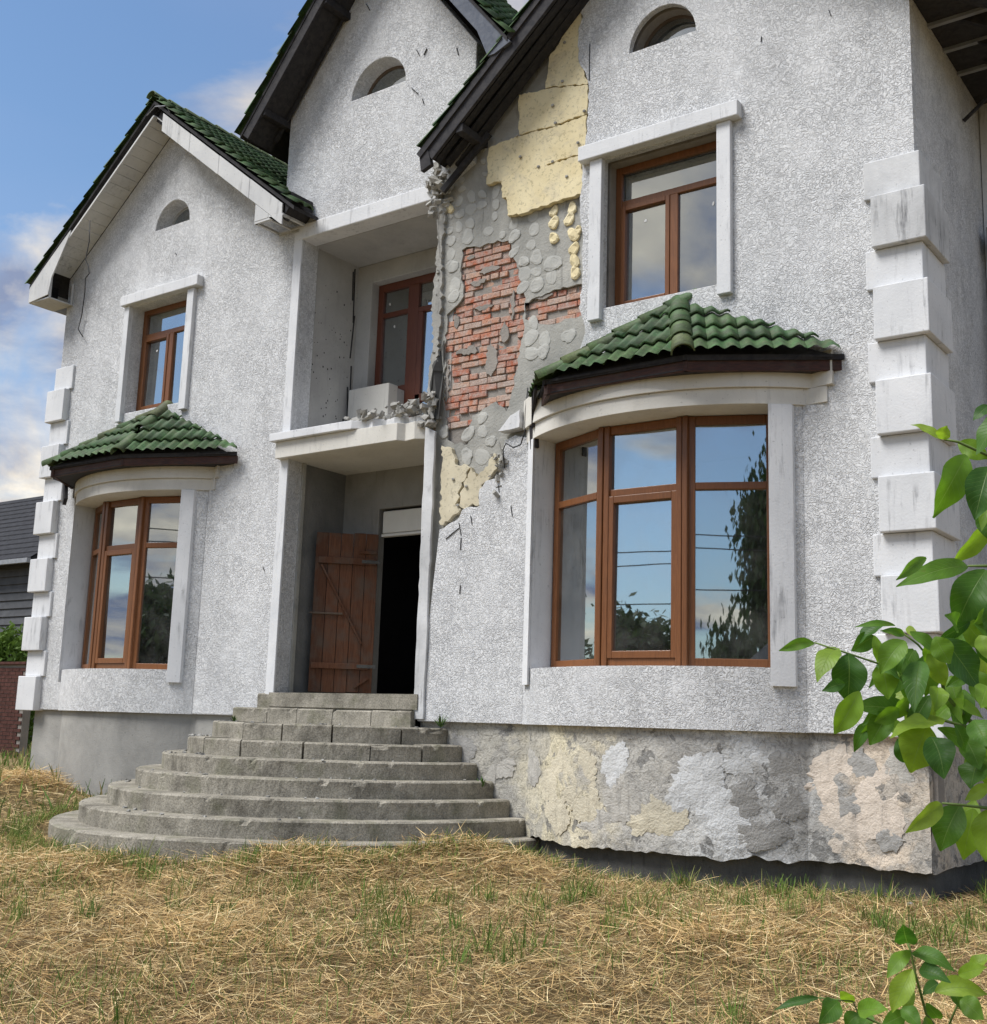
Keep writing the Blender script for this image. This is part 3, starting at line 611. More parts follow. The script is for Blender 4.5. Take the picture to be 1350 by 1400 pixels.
MB().plate(rough_edge, [], .03, .11).build('broken_edge', M['rubble'], H)
for _ in range(40): p = at(random.gauss(683, 8), random.gauss(640, 16), -.01); sp.append(((p.x, random.uniform(-.03, .06), p.z), random.uniform(.01, .04)))
rubble('crumbled_plaster', sp, M['rubble'])
m = MB()
for x0, y0, x1, y1 in ((597, 250, 600, 300), (601, 240, 598, 275), (588, 255, 596, 262), (545, 585, 556, 603), (552, 588, 549, 604), (598, 300, 602, 352), (683, 605, 690, 640)):
    a, c = at(x0, y0, -.04), at(x1, y1, -.02); MB().beam(a, c, .014, .01).build('broken_lath', M['rubble'], H)
# --- small broken stump of the cut-off bay cornice and hanging cable
p0 = at(688, 592, -.06); p1 = at(715, 563, -.06)
MB().plate(jag([W(686, 592), W(715, 586), W(716, 562), W(703, 570)], .05, .006), [], -.07, .06).build('broken_cornice', M['trim'], H, bevel=.006)
cp = [at(*p, -.05) for p in ((722, 530), (719, 560), (718, 590), (712, 608), (702, 612), (692, 606), (688, 615), (690, 640))]
MB().tube(cp, .008, 5).build('hanging_cable', M['cable'], H, smooth=True)
# cracks: dark shallow slits left by falling debris
m = MB()
for x0, y0, x1, y1 in ((644, 705, 646, 717), (699, 692, 701, 706), (682, 664, 683, 673), (628, 722, 610, 737), (628, 715, 631, 732), (631, 735, 630, 752), (630, 800, 629, 812), (570, 68, 574, 76), (580, 75, 584, 66), (625, 65, 627, 75), (563, 120, 572, 128), (578, 135, 580, 142), (501, 5, 506, 14), (807, 60, 806, 110), (1134, 14, 1137, 22), (1042, 50, 1041, 57), (255, 770, 257, 775), (360, 775, 362, 781), (240, 346, 242, 348)):
    a, c = at(x0, y0, -.001), at(x1, y1, -.001); MB().beam(a, c, .006, .018, (0, 1, 0)).build('crack', M['slit'], H)
# scars on the balcony side wall
m = MB()
for _ in range(46):
    yy, zz_ = random.uniform(.3, 1.0), random.uniform(5.1, 7.2); s = random.uniform(.006, .016); m.box(XL - .025, XL - .018 + .0, yy, yy + s, zz_, zz_ + s * 1.5)
tag(m.build('pock_marks', M['slit'], H), kind='stuff')
m = MB()
for y0, z0, y1, z1 in ((1.0, 7.55, 1.02, 6.8), (1.04, 6.9, 1.0, 6.3), (.97, 7.5, .985, 7.1), (1.03, 6.2, 1.04, 5.7), (.98, 5.9, 1.0, 5.6), (1.0, 5.6, 1.03, 5.1), (.93, 5.45, .96, 5.2)):
    MB().beam((XL - .02, y0, z0), (XL - .02, y1, z1), .01, .03, (1, 0, 0)).build('crack', M['slit'], H)

# --- the plank door, open outwards
dh, de = Vector((-9.93, 1.02, 0)), Vector((-10.47, .46, 0)); dv = de - dh; DL = dv.length; dd = dv / DL; dn = Vector((dd.y, -dd.x, 0))
if dn.y > 0: dn = -dn
DM = Matrix(((dd.x, -dn.x, 0, dh.x), (dd.y, -dn.y, 0, dh.y), (0, 0, 1, 1.885), (0, 0, 0, 1)))
door = thing_part('plank_door', H); tag(door, 'red brown plank door hanging open in the entrance')
pw = DL / 5
for i in range(5):
    j = random.uniform(-.012, .012)
    MB().box(i * pw + .003, (i + 1) * pw - .003, random.uniform(0, .004), .028, .01 + abs(j), 1.99 + j).build('plank', M['door'], door, bevel=.003, M=DM)
f = lambda x0, x1, z0, z1, nm='rail': MB().box(x0, x1, -.028, -.001, z0, z1).build(nm, M['door'], door, bevel=.004, M=DM)
f(.02, DL - .04, 1.60, 1.68); f(.06, DL - .02, .30, .37); f(.02, .24, 1.74, 1.78, 'batten')
MB().beam((DL - .08, -.016, 1.58), (.16, -.016, .62), .022, .05, (0, 1, 0)).build('brace', M['door'], door, M=DM)
MB().beam((.22, -.016, .08), (.05, -.016, .20), .024, .035, (0, 1, 0)).build('batten', M['door'], door, M=DM)
MB().box(DL * .52, DL + .03, -.018, -.001, .965, .99).build('latch', M['bark_metal'], door, bevel=.003, M=DM)
for z in (1.64, .34): MB().box(-.03, .20, -.034, -.029, z - .02, z + .02).build('hinge', M['found'], door, M=DM)

# --- plinths
def plinth_path(key, x0, x1, back, step=.02):
    B = BAYS[key]; cx, hf, sg = B['cx'], B['half'], B['sag']; P = []; n = int((x1 - x0) / step)
    for i in range(n + 1):
        x = x0 + (x1 - x0) * i / n
        yb = back
        if abs(x - cx) < hf: yb = min(back, arc_y(cx, hf, sg, x, back))
        P.append((x, yb))
    return P
def rough_strip(name, P, z0, z1, nz, mat, amp, ragged=0, seed=0):
    vs = []; fs = []; n = len(P)
    for i, (x, y) in enumerate(P):
        a, c = P[max(i - 1, 0)], P[min(i + 1, n - 1)]; t = Vector((c[0] - a[0], c[1] - a[1], 0)).normalized(); nn = Vector((t.y, -t.x, 0))
        for k in range(nz + 1):
            lo = z0 + ragged * (noise.noise((x * 4, y * 4, seed)) + .5 * noise.noise((x * 13, y * 13, seed + 3))) if ragged else z0
            z = lo + (z1 - lo) * k / nz
            q = Vector((x * 1., y, z)) + Vector((seed, 0, 0))
            pl = noise.noise(q * 2.3) + .5 * noise.noise(q * 5.1)
            pl = math.tanh(pl * 5) * .5 + .5 * math.tanh(6 * noise.noise(q * 3.7 + Vector((9, 0, 0))))
            sm = .5 + .5 * math.tanh(4 * noise.noise(q * 1.7 + Vector((3, 7, 1)))); d = amp * (.62 * pl + sm * (.26 * noise.noise(q * 11) + .34 * abs(noise.noise(q * 20))) + .07 * noise.noise(q * 45))
            vs.append((x + nn.x * d, y + nn.y * d, z))
    for i in range(n - 1):
        for k in range(nz): a = i * (nz + 1) + k; fs.append((a, a + nz + 1, a + nz + 2, a + 1))
    m = MB(); m.add(vs, fs)
    base = [(x, y + .14) for x, y in P]
    # close the strip behind so that it has thickness at its lower edge
    b0 = len(m.v); m.v += [(P[i][0], P[i][1] + .12, vs[i * (nz + 1)][2]) for i in range(n)]
    m.f += [(i * (nz + 1), b0 + i, b0 + i + 1, (i + 1) * (nz + 1)) for i in range(n - 1)]
    return m.build(name, mat, H, smooth=False)
PR = plinth_path('R', -8.33, -2.95, .06, .018)
rough_strip('patched_plinth', PR, .50, ZB + .01, 60, M['plinth'], .013, .04, 2.)
rough_strip('patched_plinth', [(-2.95 + 0 * i, .06 + .05 * i) for i in range(60)], .50, ZB + .01, 30, M['plinth'], .02, .02, 5.)
def on_plinth(x, z, off):
    B = BAYS['R']; y = .06
    if abs(x - B['cx']) < B['half']: y = min(.06, arc_y(B['cx'], B['half'], B['sag'], x, .06))
    e = .01; y2 = .06
    if abs(x + e - B['cx']) < B['half']: y2 = min(.06, arc_y(B['cx'], B['half'], B['sag'], x + e, .06))
    t = Vector((e, y2 - y, 0)).normalized(); return (x + t.y * off, y - t.x * off, z)
for nm, c1, c2 in (('cream', (.46, .425, .34), (.66, .60, .46)), ('white', (.48, .485, .48), (.68, .69, .695)), ('grey', (.25, .245, .235), (.38, .37, .35)), ('pink', (.48, .43, .37), (.68, .59, .50)), ('mid', (.38, .365, .335), (.52, .50, .455))):
    M['flake_' + nm] = m_trim('plaster_' + nm, c1, c2, .6, 1.)
FL = [(-6.75, 1.25, .16, .22, 'mid'), (-6.35, 1.12, .2, .3, 'cream'), (-6.3, .75, .15, .16, 'cream'), (-5.95, 1.05, .22, .33, 'cream'), (-5.75, .70, .2, .13, 'mid'), (-5.55, 1.25, .13, .2, 'white'), (-5.45, .95, .18, .2, 'mid'), (-5.15, .80, .24, .18, 'cream'), (-5.1, 1.3, .15, .13, 'mid'),
      (-4.75, 1.15, .22, .26, 'white'), (-4.6, .85, .2, .2, 'white'), (-4.95, 1.0, .1, .16, 'white'), (-4.45, 1.35, .16, .12, 'white'), (-4.3, .72, .2, .14, 'grey'), (-4.15, 1.28, .13, .14, 'grey'), (-4.1, .98, .12, .18, 'grey'), (-4.42, 1.02, .12, .14, 'grey'),
      (-3.75, 1.2, .2, .28, 'pink'), (-3.7, .78, .22, .2, 'pink'), (-3.35, 1.0, .2, .34, 'pink'), (-3.5, 1.32, .12, .12, 'grey'), (-3.6, .98, .1, .09, 'grey'), (-3.3, .74, .11, .09, 'grey'), (-3.2, 1.25, .1, .2, 'mid'), (-7.3, 1.2, .2, .22, 'mid'), (-7.75, 1.3, .18, .16, 'grey')]
for i, (fx, fz, rx, rz, cn) in enumerate(FL):
    r_ = random.Random(300 + i); pol = [(fx + rx * 1.25 * math.cos(t) * r_.uniform(.6, 1.15), min(1.55, fz + rz * 1.2 * math.sin(t) * r_.uniform(.6, 1.15))) for t in [6.283 * q / 11 for q in range(11)]]
    pol = jag(pol, .022, .022); n = len(pol); off = .0035 + .0012 * (i % 4) + (.002 if cn == 'grey' else 0)
    # fill with a fine grid of points so that the flake follows the bow
    m = MB(); rings = [1, .66, .33]; vs = []
    for q in rings:
        for (x, z) in pol: xx, zz2 = fx + (x - fx) * q, fz + (z - fz) * q; vs.append(on_plinth(xx, zz2, off + .007 * noise.noise((xx * 11, zz2 * 11, i)) + (.0 if q < 1 else -.004)))
    for (x, z) in pol: vs.append(on_plinth(x, z, -.03))
    vs.append(on_plinth(fx, fz, off)); fs = []
    for k in range(2):
        for j in range(n): fs.append((k*n + j, k*n + (j+1) % n, (k+1)*n + (j+1) % n, (k+1)*n + j))
    for j in range(n): fs.append((2*n + j, 2*n + (j+1) % n, 4*n)); fs.append((j, (j+1) % n, 3*n + (j+1) % n, 3*n + j))
    m.add(vs, fs); m.build('plaster_flake', M['flake_' + cn], H)
MB().slab([(x, y + .10) for x, y in plinth_path('R', -8.33, -3.02, .06, .1)] + [(-3.02, 3), (-8.33, 3)], -.2, .62).build('foundation', M['found'], H)
MB().slab([(x, y + .10) for x, y in plinth_path('R', -8.33, -3.05, .06, .1)] + [(-3.05, 3), (-8.33, 3)], .621, ZB - .001).build('plinth_core', M['found'], H)
PL = plinth_path('L', -15.52, -10.57, .06, .06)
rough_strip('smooth_plinth', PL, .1, ZB + .01, 16, M['plinth_smooth'], .004, 0, 8.)
MB().slab([(x, y + .04) for x, y in PL] + [(-10.57, 7.9), (-15.52, 7.9)], -.2, ZB - .001).build('plinth_core', M['plinth_smooth'], H)
MB().box(-10.57, -8.33, .3, 2, .2, 1.69).build('plinth_core', M['plinth_smooth'], H)

# ------------------------------------------------------------------ entrance steps
ST = thing('entrance_steps', 'nine worn grey concrete steps fanning out in half ellipses below the entrance', 'steps', (-9.5, -1.5, .35))
SC = -9.512
def step_curve(k, n=120):
    a, b_ = 1.143 + .21 * k, .734 + .307 * k; e = 2 / 1.85; out = []
    for i in range(n + 1):
        t = math.pi + math.pi * i / n; c, s = math.cos(t), math.sin(t)
        out.append(Vector((SC + a * math.copysign(abs(c) ** e, c), .04 - b_ * abs(s) ** e, 0)))
    return out
def step_mesh(path, z0, z1, depth, closed_ends=True, jit=.0045, seed=0):
    prof = [(0, z0), (0, z0 + (z1 - z0) * .35), (0, z0 + (z1 - z0) * .7), (-.001, z1 - .016), (.014, z1 - .001), (.09, z1 + .002), (depth * .6, z1), (depth, z1), (depth, z0)]
    vs = []; n = len(path); m = len(prof)
    for i, p in enumerate(path):
        a, c = path[max(i - 1, 0)], path[min(i + 1, n - 1)]; t = (c - a).normalized(); nn = Vector((-t.y, t.x, 0))   # inward
        for j, (d, z) in enumerate(prof):
            q = p + nn * d; w = 0 if j in (0, 7, 8) else 1
            e = Vector((q.x * 3 + seed, q.y * 3, z * 3)); o = jit * (noise.noise(e) + .8 * noise.noise(e * 4) + .6 * noise.noise(e * 11)) * w
            chip = max(0, noise.noise(e * 2.6 + Vector((5, 0, 0))) - .33) * .09 if j in (3, 4) else 0
            vs.append(q + nn * (-o + chip) + Vector((0, 0, z + (o * .35 if j > 3 else 0) - chip * .8)))
    fs = []
    for i in range(n - 1):
        for j in range(m - 1): fs.append((i * m + j, (i + 1) * m + j, (i + 1) * m + j + 1, i * m + j + 1))
    fs += [tuple(range(m)), tuple(range((n - 1) * m, n * m))]
    mb = MB(); mb.add(vs, fs); return mb
for k in range(2, 9):
    z1 = 1.852 - .171 * k; z0 = z1 - (.185 if k < 8 else .4)
    if k <= 3:                               # laid as separate blocks
        stp = thing_part('step', ST); path = step_curve(k, 500); i = 0; nb = 0
        L = [0]
        for u, v in zip(path, path[1:]): L.append(L[-1] + (v - u).length)
        cuts = [0]; x = random.uniform(.3, .6)
        while x < L[-1] - .2: cuts.append(x); x += random.uniform(.5, .72)
        cuts.append(L[-1])
        for c0, c1 in zip(cuts, cuts[1:]):
            seg = [p for p, l in zip(path, L) if c0 + .002 <= l <= c1 - .002]
            if len(seg) > 2: step_mesh(seg, z0, z1 + random.uniform(-.006, .006), .42, seed=k * 7 + c0).build('block', M['concrete'], stp)
        MB().slab([(p.x, p.y + .1) for p in step_curve(k, 40)], z0 - .3, z1 - .012).build('infill', M['concrete'], stp)
    else:
        s_ = step_mesh(step_curve(k, 260), z0, z1, .45, seed=k * 5).build('step', M['concrete'], ST)
        MB().slab([(p.x, p.y + .2) for p in step_curve(k, 40)], z0 - .2, z1 - .03).build('infill', M['concrete'], s_)
for k, (xa, xb, yf) in enumerate(((-10.82, -8.37, -.03), (-11.16, -8.335, -.10))):
    z1 = 1.852 - .171 * k; stp = thing_part('step', ST); n = 4 + k; xs = [xa + (xb - xa) * i / n + (random.uniform(-.06, .06) if 0 < i < n else 0) for i in range(n + 1)]
    for x0, x1 in zip(xs, xs[1:]):
        seg = [Vector((x0 + .005 + (x1 - x0 - .01) * i / 12, yf, 0)) for i in range(13)]
        step_mesh(seg, z1 - .18, z1 + random.uniform(-.008, .008), .28 if k == 0 else .08, jit=.006, seed=x0 * 9).build('block', M['concrete'], stp)
    

chips = MB()
for _ in range(150):
    k = random.choice((2, 3, 3, 3, 4, 5, 6, 7)); a = random.uniform(math.pi * 1.02, math.pi * 1.98) if k != 3 else random.uniform(math.pi * 1.02, math.pi * 1.35)
    f_ = random.uniform(.86, .985); p = (SC + (1.143 + .21 * k) * f_ * math.cos(a), .04 - (.734 + .307 * k) * f_ * abs(math.sin(a)) ** 1.08, 1.852 - .171 * k + .006); q_ = random.uniform(.006, .022)
    bx = MB().box(-q_, q_, -q_ * .8, q_ * .8, -q_ * .6, q_ * .6); rr = Matrix.Rotation(random.uniform(0, 6), 3, 'Z') @ Matrix.Rotation(random.uniform(-.5, .5), 3, 'X'); chips.add([rr @ (Vector(v) * random.uniform(.6, 1.1)) + Vector(p) for v in bx.v], bx.f)
tag(chips.build('loose_chips', M['rubble'], ST), kind='stuff')

# ------------------------------------------------------------------ roofs
TW, TE = .29, .285                             # tile width (two rolls) and exposed length
def tile_geo(w=TW, l=TE + .06, rolls=2, hroll=.036, th=.022):
    n = 6 * rolls; us = [w * i / n for i in range(n + 1)]
    def h(u): q = (u / w * rolls) % 1; return hroll * (math.sin(math.pi * q) ** 2 if True else 0)
    vs = [(u, -.012, h(u) + .052) for u in us] + [(u, l, h(u) + .004) for u in us] + [(u, -.012, h(u) + .052 - th) for u in us]; k = n + 1
    fs = [(i, i + 1, k + i + 1, k + i) for i in range(n)] + [(2*k + i, 2*k + i + 1, i + 1, i) for i in range(n)] + [(2*k, 0, k), (2*k + n, k + n, n)]
    return vs, fs
TV, TF = tile_geo()
tile_me = bpy.data.meshes.new('roof_tile'); tile_me.from_pydata(TV, [], TF); tile_me.materials.append(M['tile'])
tile_me.polygons.foreach_set('use_smooth', [True] * len(tile_me.polygons))
def tile_face(parent, O, U, V, poly, start=(0, 0), keep_drop=0, max_obj=10**9, test=None, far_mb=None):
    """tiles over a plane polygon given in (u, v); O origin, U along the eave, V up the slope"""
    O, U, V = Vector(O), Vector(U).normalized(), Vector(V).normalized(); N = U.cross(V).normalized()
    if N.z < 0: N = -N
    B = Matrix(((U.x, V.x, N.x, O.x), (U.y, V.y, N.y, O.y), (U.z, V.z, N.z, O.z), (0, 0, 0, 1)))
    us = [p[0] for p in poly]; vs_ = [p[1] for p in poly]; cnt = 0
    ar = sum(poly[i][0] * poly[(i + 1) % len(poly)][1] - poly[(i + 1) % len(poly)][0] * poly[i][1] for i in range(len(poly)))
    P = poly if ar > 0 else poly[::-1]
    v = min(vs_) + start[1]
    while v < max(vs_):
        u = min(us) + start[0]
        while u < max(us):
            corners = [(u + a, v + c) for a in (0, TW) for c in (0, TE)]
            ins = [inside(c, P) for c in corners]
            mid = inside((u + TW / 2, v + TE / 2), P)
            if any(ins) or mid:
                jit = Matrix.Translation((u, v, 0)) @ Matrix.Rotation(random.uniform(-.016, .016), 4, 'Z') @ Matrix.Translation((0, random.uniform(-.012, .010), random.uniform(0, .006)))
                if all(ins):
                    if far_mb is not None and test and not test(u, v): far_mb.add([B @ jit @ Vector(q) for q in TV], TF)
                    else: inst('roof_tile', tile_me, parent, B @ jit); cnt += 1
                else:
                    bm = bmesh.new(); bv = [bm.verts.new(jit @ Vector(q)) for q in TV]
                    for fc in TF: bm.faces.new([bv[i] for i in fc])
                    for i in range(len(P)):
                        a, c = P[i], P[(i + 1) % len(P)]; nx_, ny_ = (c[1] - a[1]), -(c[0] - a[0])
                        if i in keep_edges: continue
                        bmesh.ops.bisect_plane(bm, geom=bm.verts[:] + bm.edges[:] + bm.faces[:], plane_co=(a[0], a[1], 0), plane_no=Vector((nx_, ny_, 0)).normalized(), clear_outer=True)
                    if len(bm.faces):
                        me = bpy.data.meshes.new('roof_tile'); bm.to_mesh(me)
                        if far_mb is not None and test and not test(u, v):
                            far_mb.add([B @ q.co for q in me.vertices], [tuple(p.vertices) for p in me.polygons]); bpy.data.meshes.remove(me)
                        else:
                            me.materials.append(M['tile']); me.polygons.foreach_set('use_smooth', [True] * len(me.polygons)); inst('roof_tile', me, parent, B); cnt += 1
                    bm.free()
            u += TW
        v += TE
    return cnt
keep_edges = ()
def cap_mesh(l=.36, r0=.10, r1=.085, n=10, th=.014):
    vs = []; fs = []
    for y, r in ((-.01, r0), (l, r1)):
        for rr in (r, r - th):
            vs += [(rr * math.cos(math.pi * (i / n)), y, rr * math.sin(math.pi * (i / n)) * .85) for i in range(n + 1)]
    k = n + 1
    for i in range(n): fs += [(i, i + 1, 2*k + i + 1, 2*k + i), (k + i + 1, k + i, 3*k + i, 3*k + i + 1), (k + i, k + i + 1, i + 1, i)]
    m = MB(); m.add(vs, fs); me = m.mesh('ridge_cap'); me.materials.append(M['cap']); me.polygons.foreach_set('use_smooth', [True] * len(me.polygons)); return me
cap_me = cap_mesh()
def caps(parent, a, b_, up, exposure=.29, skip=(), sc=1):
    a, b_ = Vector(a), Vector(b_); d = (b_ - a).normalized(); N = (Vector(up) - d * Vector(up).dot(d)).normalized(); X = d.cross(N); L = (b_ - a).length; i = 0; s = 0
    while s < L - .1:
        if i not in skip:
            p = a + d * s + N * (.012 + random.uniform(0, .006)); tilt = Matrix.Rotation(-.045, 4, 'X') @ Matrix.Rotation(random.uniform(-.03, .03), 4, 'Z') @ Matrix.Diagonal((sc, sc, sc, 1))
            inst('ridge_cap', cap_me, parent, Matrix(((X.x, d.x, N.x, p.x), (X.y, d.y, N.y, p.y), (X.z, d.z, N.z, p.z), (0, 0, 0, 1))) @ tilt)
        s += exposure; i += 1
def bay_roof(apex, cl, cr, wr, wl_, ze, skip_l=(), skip_r=(), left_face=True, wl_tiles=True):
    RF = thing_part('bay_roof', H)
    A = Vector(apex); CL = Vector((*cl, ze)); CR = Vector((*cr, ze)); WR = Vector((*wr, ze)); WL = Vector((*wl_, ze))
    def face(E0, E1, T, st=(0, 0)):
        U = (E1 - E0).normalized(); w = T - E0; V = (w - U * w.dot(U)).normalized()
        poly = [(0, 0), ((E1 - E0).length, 0), (w.dot(U), w.dot(V))]
        tile_face(RF, E0, U, V, poly, (-.12 + st[0], -.03))
    WRt = WR + (WR - CR).normalized() * .1; face(CL, CR, A); face(CR, WRt, A + Vector((.02, 0, 0)), (.05, 0))
    if wl_tiles: face(WL, CL, A)
    caps(RF, CR, A, (0, -.4, 1), skip=skip_r, sc=1.12); caps(RF, CL, A, (0, -.4, 1), skip=skip_l, sc=.95)
    # boarded underside and the brown fascia below the tiles
    dn = Vector((0, 0, -.005)); m = MB()
    cen0 = (CL + CR + WR + WL) / 4; pts = [p + (cen0 - p).normalized() * .11 + dn for p in (WL, CL, CR, WR)] + [A + Vector((0, .02, -.09))]; pin = [p - Vector((0, 0, .02)) for p in pts]
    m.add(pts + pin, [(0, 1, 4), (1, 2, 4), (2, 3, 4), (5, 9, 6), (6, 9, 7), (7, 9, 8), (0, 5, 6, 1), (1, 6, 7, 2), (2, 7, 8, 3)])
    m.build('sheathing', M['dark_wood'], RF)
    cen = (CL + CR + WR + WL) / 4
    for a, c in ((CL, CR), (CR, WR), (WL, CL)):
        d = (c - a).normalized(); inn = Vector((-d.y, d.x, 0)); inn = inn if inn.dot(cen - a) > 0 else -inn
        a2, c2 = a + inn * .07, c + inn * .07
        f = MB().beam(a2 + Vector((0, 0, -.015)), c2 + Vector((0, 0, -.015)), .03, .05); f.build('eaves_batten', M['dark_wood'], RF)
        MB().beam(a2 + inn * .03 + Vector((0, 0, -.085)), c2 + inn * .03 + Vector((0, 0, -.085)), .04, .10).build('fascia', M['fascia_wood'], RF, bevel=.005)
    m = MB()
    pl = [CL, CR, WR, WL]; m.slab([(p.x * .93 + cen.x * .07, min(p.y * .9, 0.0) if p.y < -.3 else .0) for p in (WL, CL, CR, WR)], ze - .125, ze - .113); m.build('soffit_board', M['dark_wood'], RF)
    return RF
roofR = bay_roof((-5.2, .0, 5.70), (-6.34, -.74), (-4.76, -.76), (-3.52, -.06), (-6.93, -.05), 4.91)
roofL = bay_roof((-13.1, .0, 5.68), (-14.54, -.78), (-12.93, -.78), (-11.42, -.14), (-15.1, -.08), 4.89, skip_r=(1,))
# broken left end of the right bay roof
m = MB(); a, c = Vector((-6.50, -.60, 4.93)), Vector((-6.78, -.16, 4.45))
m.beam((-6.86, -.10, 5.0), (-6.80, -.12, 4.40), .05, .09).beam((-6.74, -.26, 4.98), (-6.80, -.16, 4.62), .03, .08).beam((-6.6, -.42, 4.96), (-6.84, -.12, 4.74), .03, .10)
m.build('broken_rafter', M['dark_wood'], roofR)
m = MB(); m.beam((-15.02, -.14, 4.86), (-14.86, -.22, 4.52), .05, .16).beam((-15.06, -.1, 4.9), (-14.6, -.6, 4.82), .03, .14); m.build('broken_rafter', M['dark_wood'], roofL)

def plane_slab(m, pts, th):
    n = len(pts); m.add([tuple(p) for p in pts] + [(p[0], p[1], p[2] - th) for p in pts], [tuple(range(n)), tuple(range(n, 2*n))] + [(i, (i+1) % n, (i+1) % n + n, i + n) for i in range(n)])
# --- left wing roof
RL = thing_part('gable_roof', H)
AP = Vector((-13.32, 0, 10.20)); YF = -.47; sl, sr = .825, .775; XE_L, XE_R = -16.06, -10.26
zl = AP.z - sl * (AP.x - XE_L); zr = AP.z - sr * (XE_R - AP.x)
m = MB(); plane_slab(m, [(AP.x, YF + .04, AP.z - .03), (XE_R - .05, YF + .04, zr + .01), (XE_R - .05, .0, zr + .01), (-10.96, .01, AP.z - sr * (-10.96 - AP.x) - .03), (-10.96, 7.5, AP.z - sr * (-10.96 - AP.x) - .03), (AP.x, 7.5, AP.z - .03)], .05)
plane_slab(m, [(AP.x, YF + .04, AP.z - .03), (AP.x, 7.5, AP.z - .03), (XE_L + .05, 7.5, zl), (XE_L + .05, YF + .04, zl)], .05)
m.build('roof_deck', M['dark_wood'], RL)
Vr = Vector((-1, 0, sr)).normalized(); Lr = (XE_R - AP.x) * math.sqrt(1 + sr * sr); Lc = (XE_R + 10.96) * math.sqrt(1 + sr * sr)
far = MB()
tile_face(RL, (XE_R, YF, zr), (0, 1, 0), Vr, [(0, 0), (.46, 0), (.46, max(.1, Lc)), (6.0, max(.1, Lc)), (6.0, Lr), (0, Lr)], test=lambda u, v: u < 1.75, far_mb=far)
tag(far.build('roof_tiles_beyond', M['tile'], RL, smooth=True), kind='stuff')
Vl = Vector((1, 0, sl)).normalized(); Ll = (AP.x - XE_L) * math.sqrt(1 + sl * sl)
tile_face(RL, (XE_L, YF, zl), (0, 1, 0), Vl, [(0, 0), (.29, 0), (.29, Ll), (0, Ll)])
far = MB(); tile_face(RL, (XE_L, YF, zl), (0, 1, 0), Vl, [(.29, 0), (6.0, 0), (6.0, Ll), (.29, Ll)], test=lambda u, v: False, far_mb=far)
tag(far.build('roof_tiles_beyond', M['tile'], RL, smooth=True), kind='stuff')
caps(RL, (AP.x, YF - .02, AP.z + .0), (AP.x, 6, AP.z + .0), (0, 0, 1))
# white rake board on the right, boxed eaves, soffit boards on the left
ys = YF + .06
def rk(x, side, dz): return AP.z - (sr * (x - AP.x) if side > 0 else sl * (AP.x - x)) + dz
n = 4; xs = [AP.x + .22 + (-10.52 - AP.x - .22) * i / n for i in range(n + 1)]
for x0, x1 in zip(xs, xs[1:]):
    MB().plate([(x0 + .003, rk(x0, 1, -.11)), (x1 - .003, rk(x1, 1, -.11)), (x1 - .003, rk(x1, 1, -.38)), (x0 + .003, rk(x0, 1, -.38))], [], ys - .02, ys).build('rake_board', M['soffit'], RL, bevel=.004)
for x0, x1 in ((-11.02, -10.77), (-10.765, -10.51)):
    MB().plate([(x0, rk(x0, 1, -.385)), (x1, rk(x1, 1, -.385)), (x1, 7.79), (x0, 7.79)], [], ys - .022, ys - .002).build('rake_board', M['soffit'], RL, bevel=.004)
fm = MB(); zz0 = 7.775
fm.beam((-11.02, ys, zz0), (-10.5, ys, zz0), .035, .03).beam((-11.02, -.02, zz0), (-10.5, -.02, zz0), .035, .03).beam((-11.0, ys, zz0), (-11.0, -.02, zz0), .035, .03).beam((-10.52, ys, zz0), (-10.52, -.02, zz0), .035, .03).beam((-10.76, ys, zz0), (-10.76, -.02, zz0), .025, .025)
fm.build('eaves_frame', M['soffit'], RL)
MB().plate([(-10.51, 7.79), (-10.4, 7.9), (-10.4, 8.06), (-10.51, 8.1)], [], ys + .02, -.02).build('eaves_lining', M['dark_wood'], RL)
MB().box(-11.01, -10.49, ys + .02, -.03, 7.96, 7.98).build('eaves_lining', M['dark_wood'], RL)
# left soffit: boards across the overhang
nb = 17; x_hi, x_lo = AP.x + .0, -15.62
for i in range(nb):
    xa = x_lo + (x_hi - x_lo) * i / nb; xb = x_lo + (x_hi - x_lo) * (i + 1) / nb - .006
    za, zb_ = LW_AP[1] - .80 * (LW_AP[0] - xa) + random.uniform(-.004, .004), LW_AP[1] - .80 * (LW_AP[0] - xb) + random.uniform(-.004, .004)
    mm = MB(); plane_slab(mm, [(xa, ys + .0, za), (xb, ys + .0, zb_), (xb, -.004, zb_), (xa, -.004, za)], -.016); mm.build('soffit_plank', M['soffit'], RL)
for i in range(8):
    xa = AP.x + .03 + (-10.95 - AP.x) * i / 8; xb = AP.x + .03 + (-10.95 - AP.x) * (i + 1) / 8 - .006
    za, zb_ = LW_AP[1] - .80 * (xa - LW_AP[0]) - .0, LW_AP[1] - .80 * (xb - LW_AP[0])
    mm = MB(); plane_slab(mm, [(xa, ys + .03, za), (xb, ys + .03, zb_), (xb, -.004, zb_), (xa, -.004, za)], -.016); mm.build('soffit_plank', M['soffit'], RL)
MB().beam((x_lo, ys, LW_AP[1] - .80 * (LW_AP[0] - x_lo) + .0), (x_hi, ys, LW_AP[1] + .0), .025, .03).build('edge_bead', M['soffit'], RL)
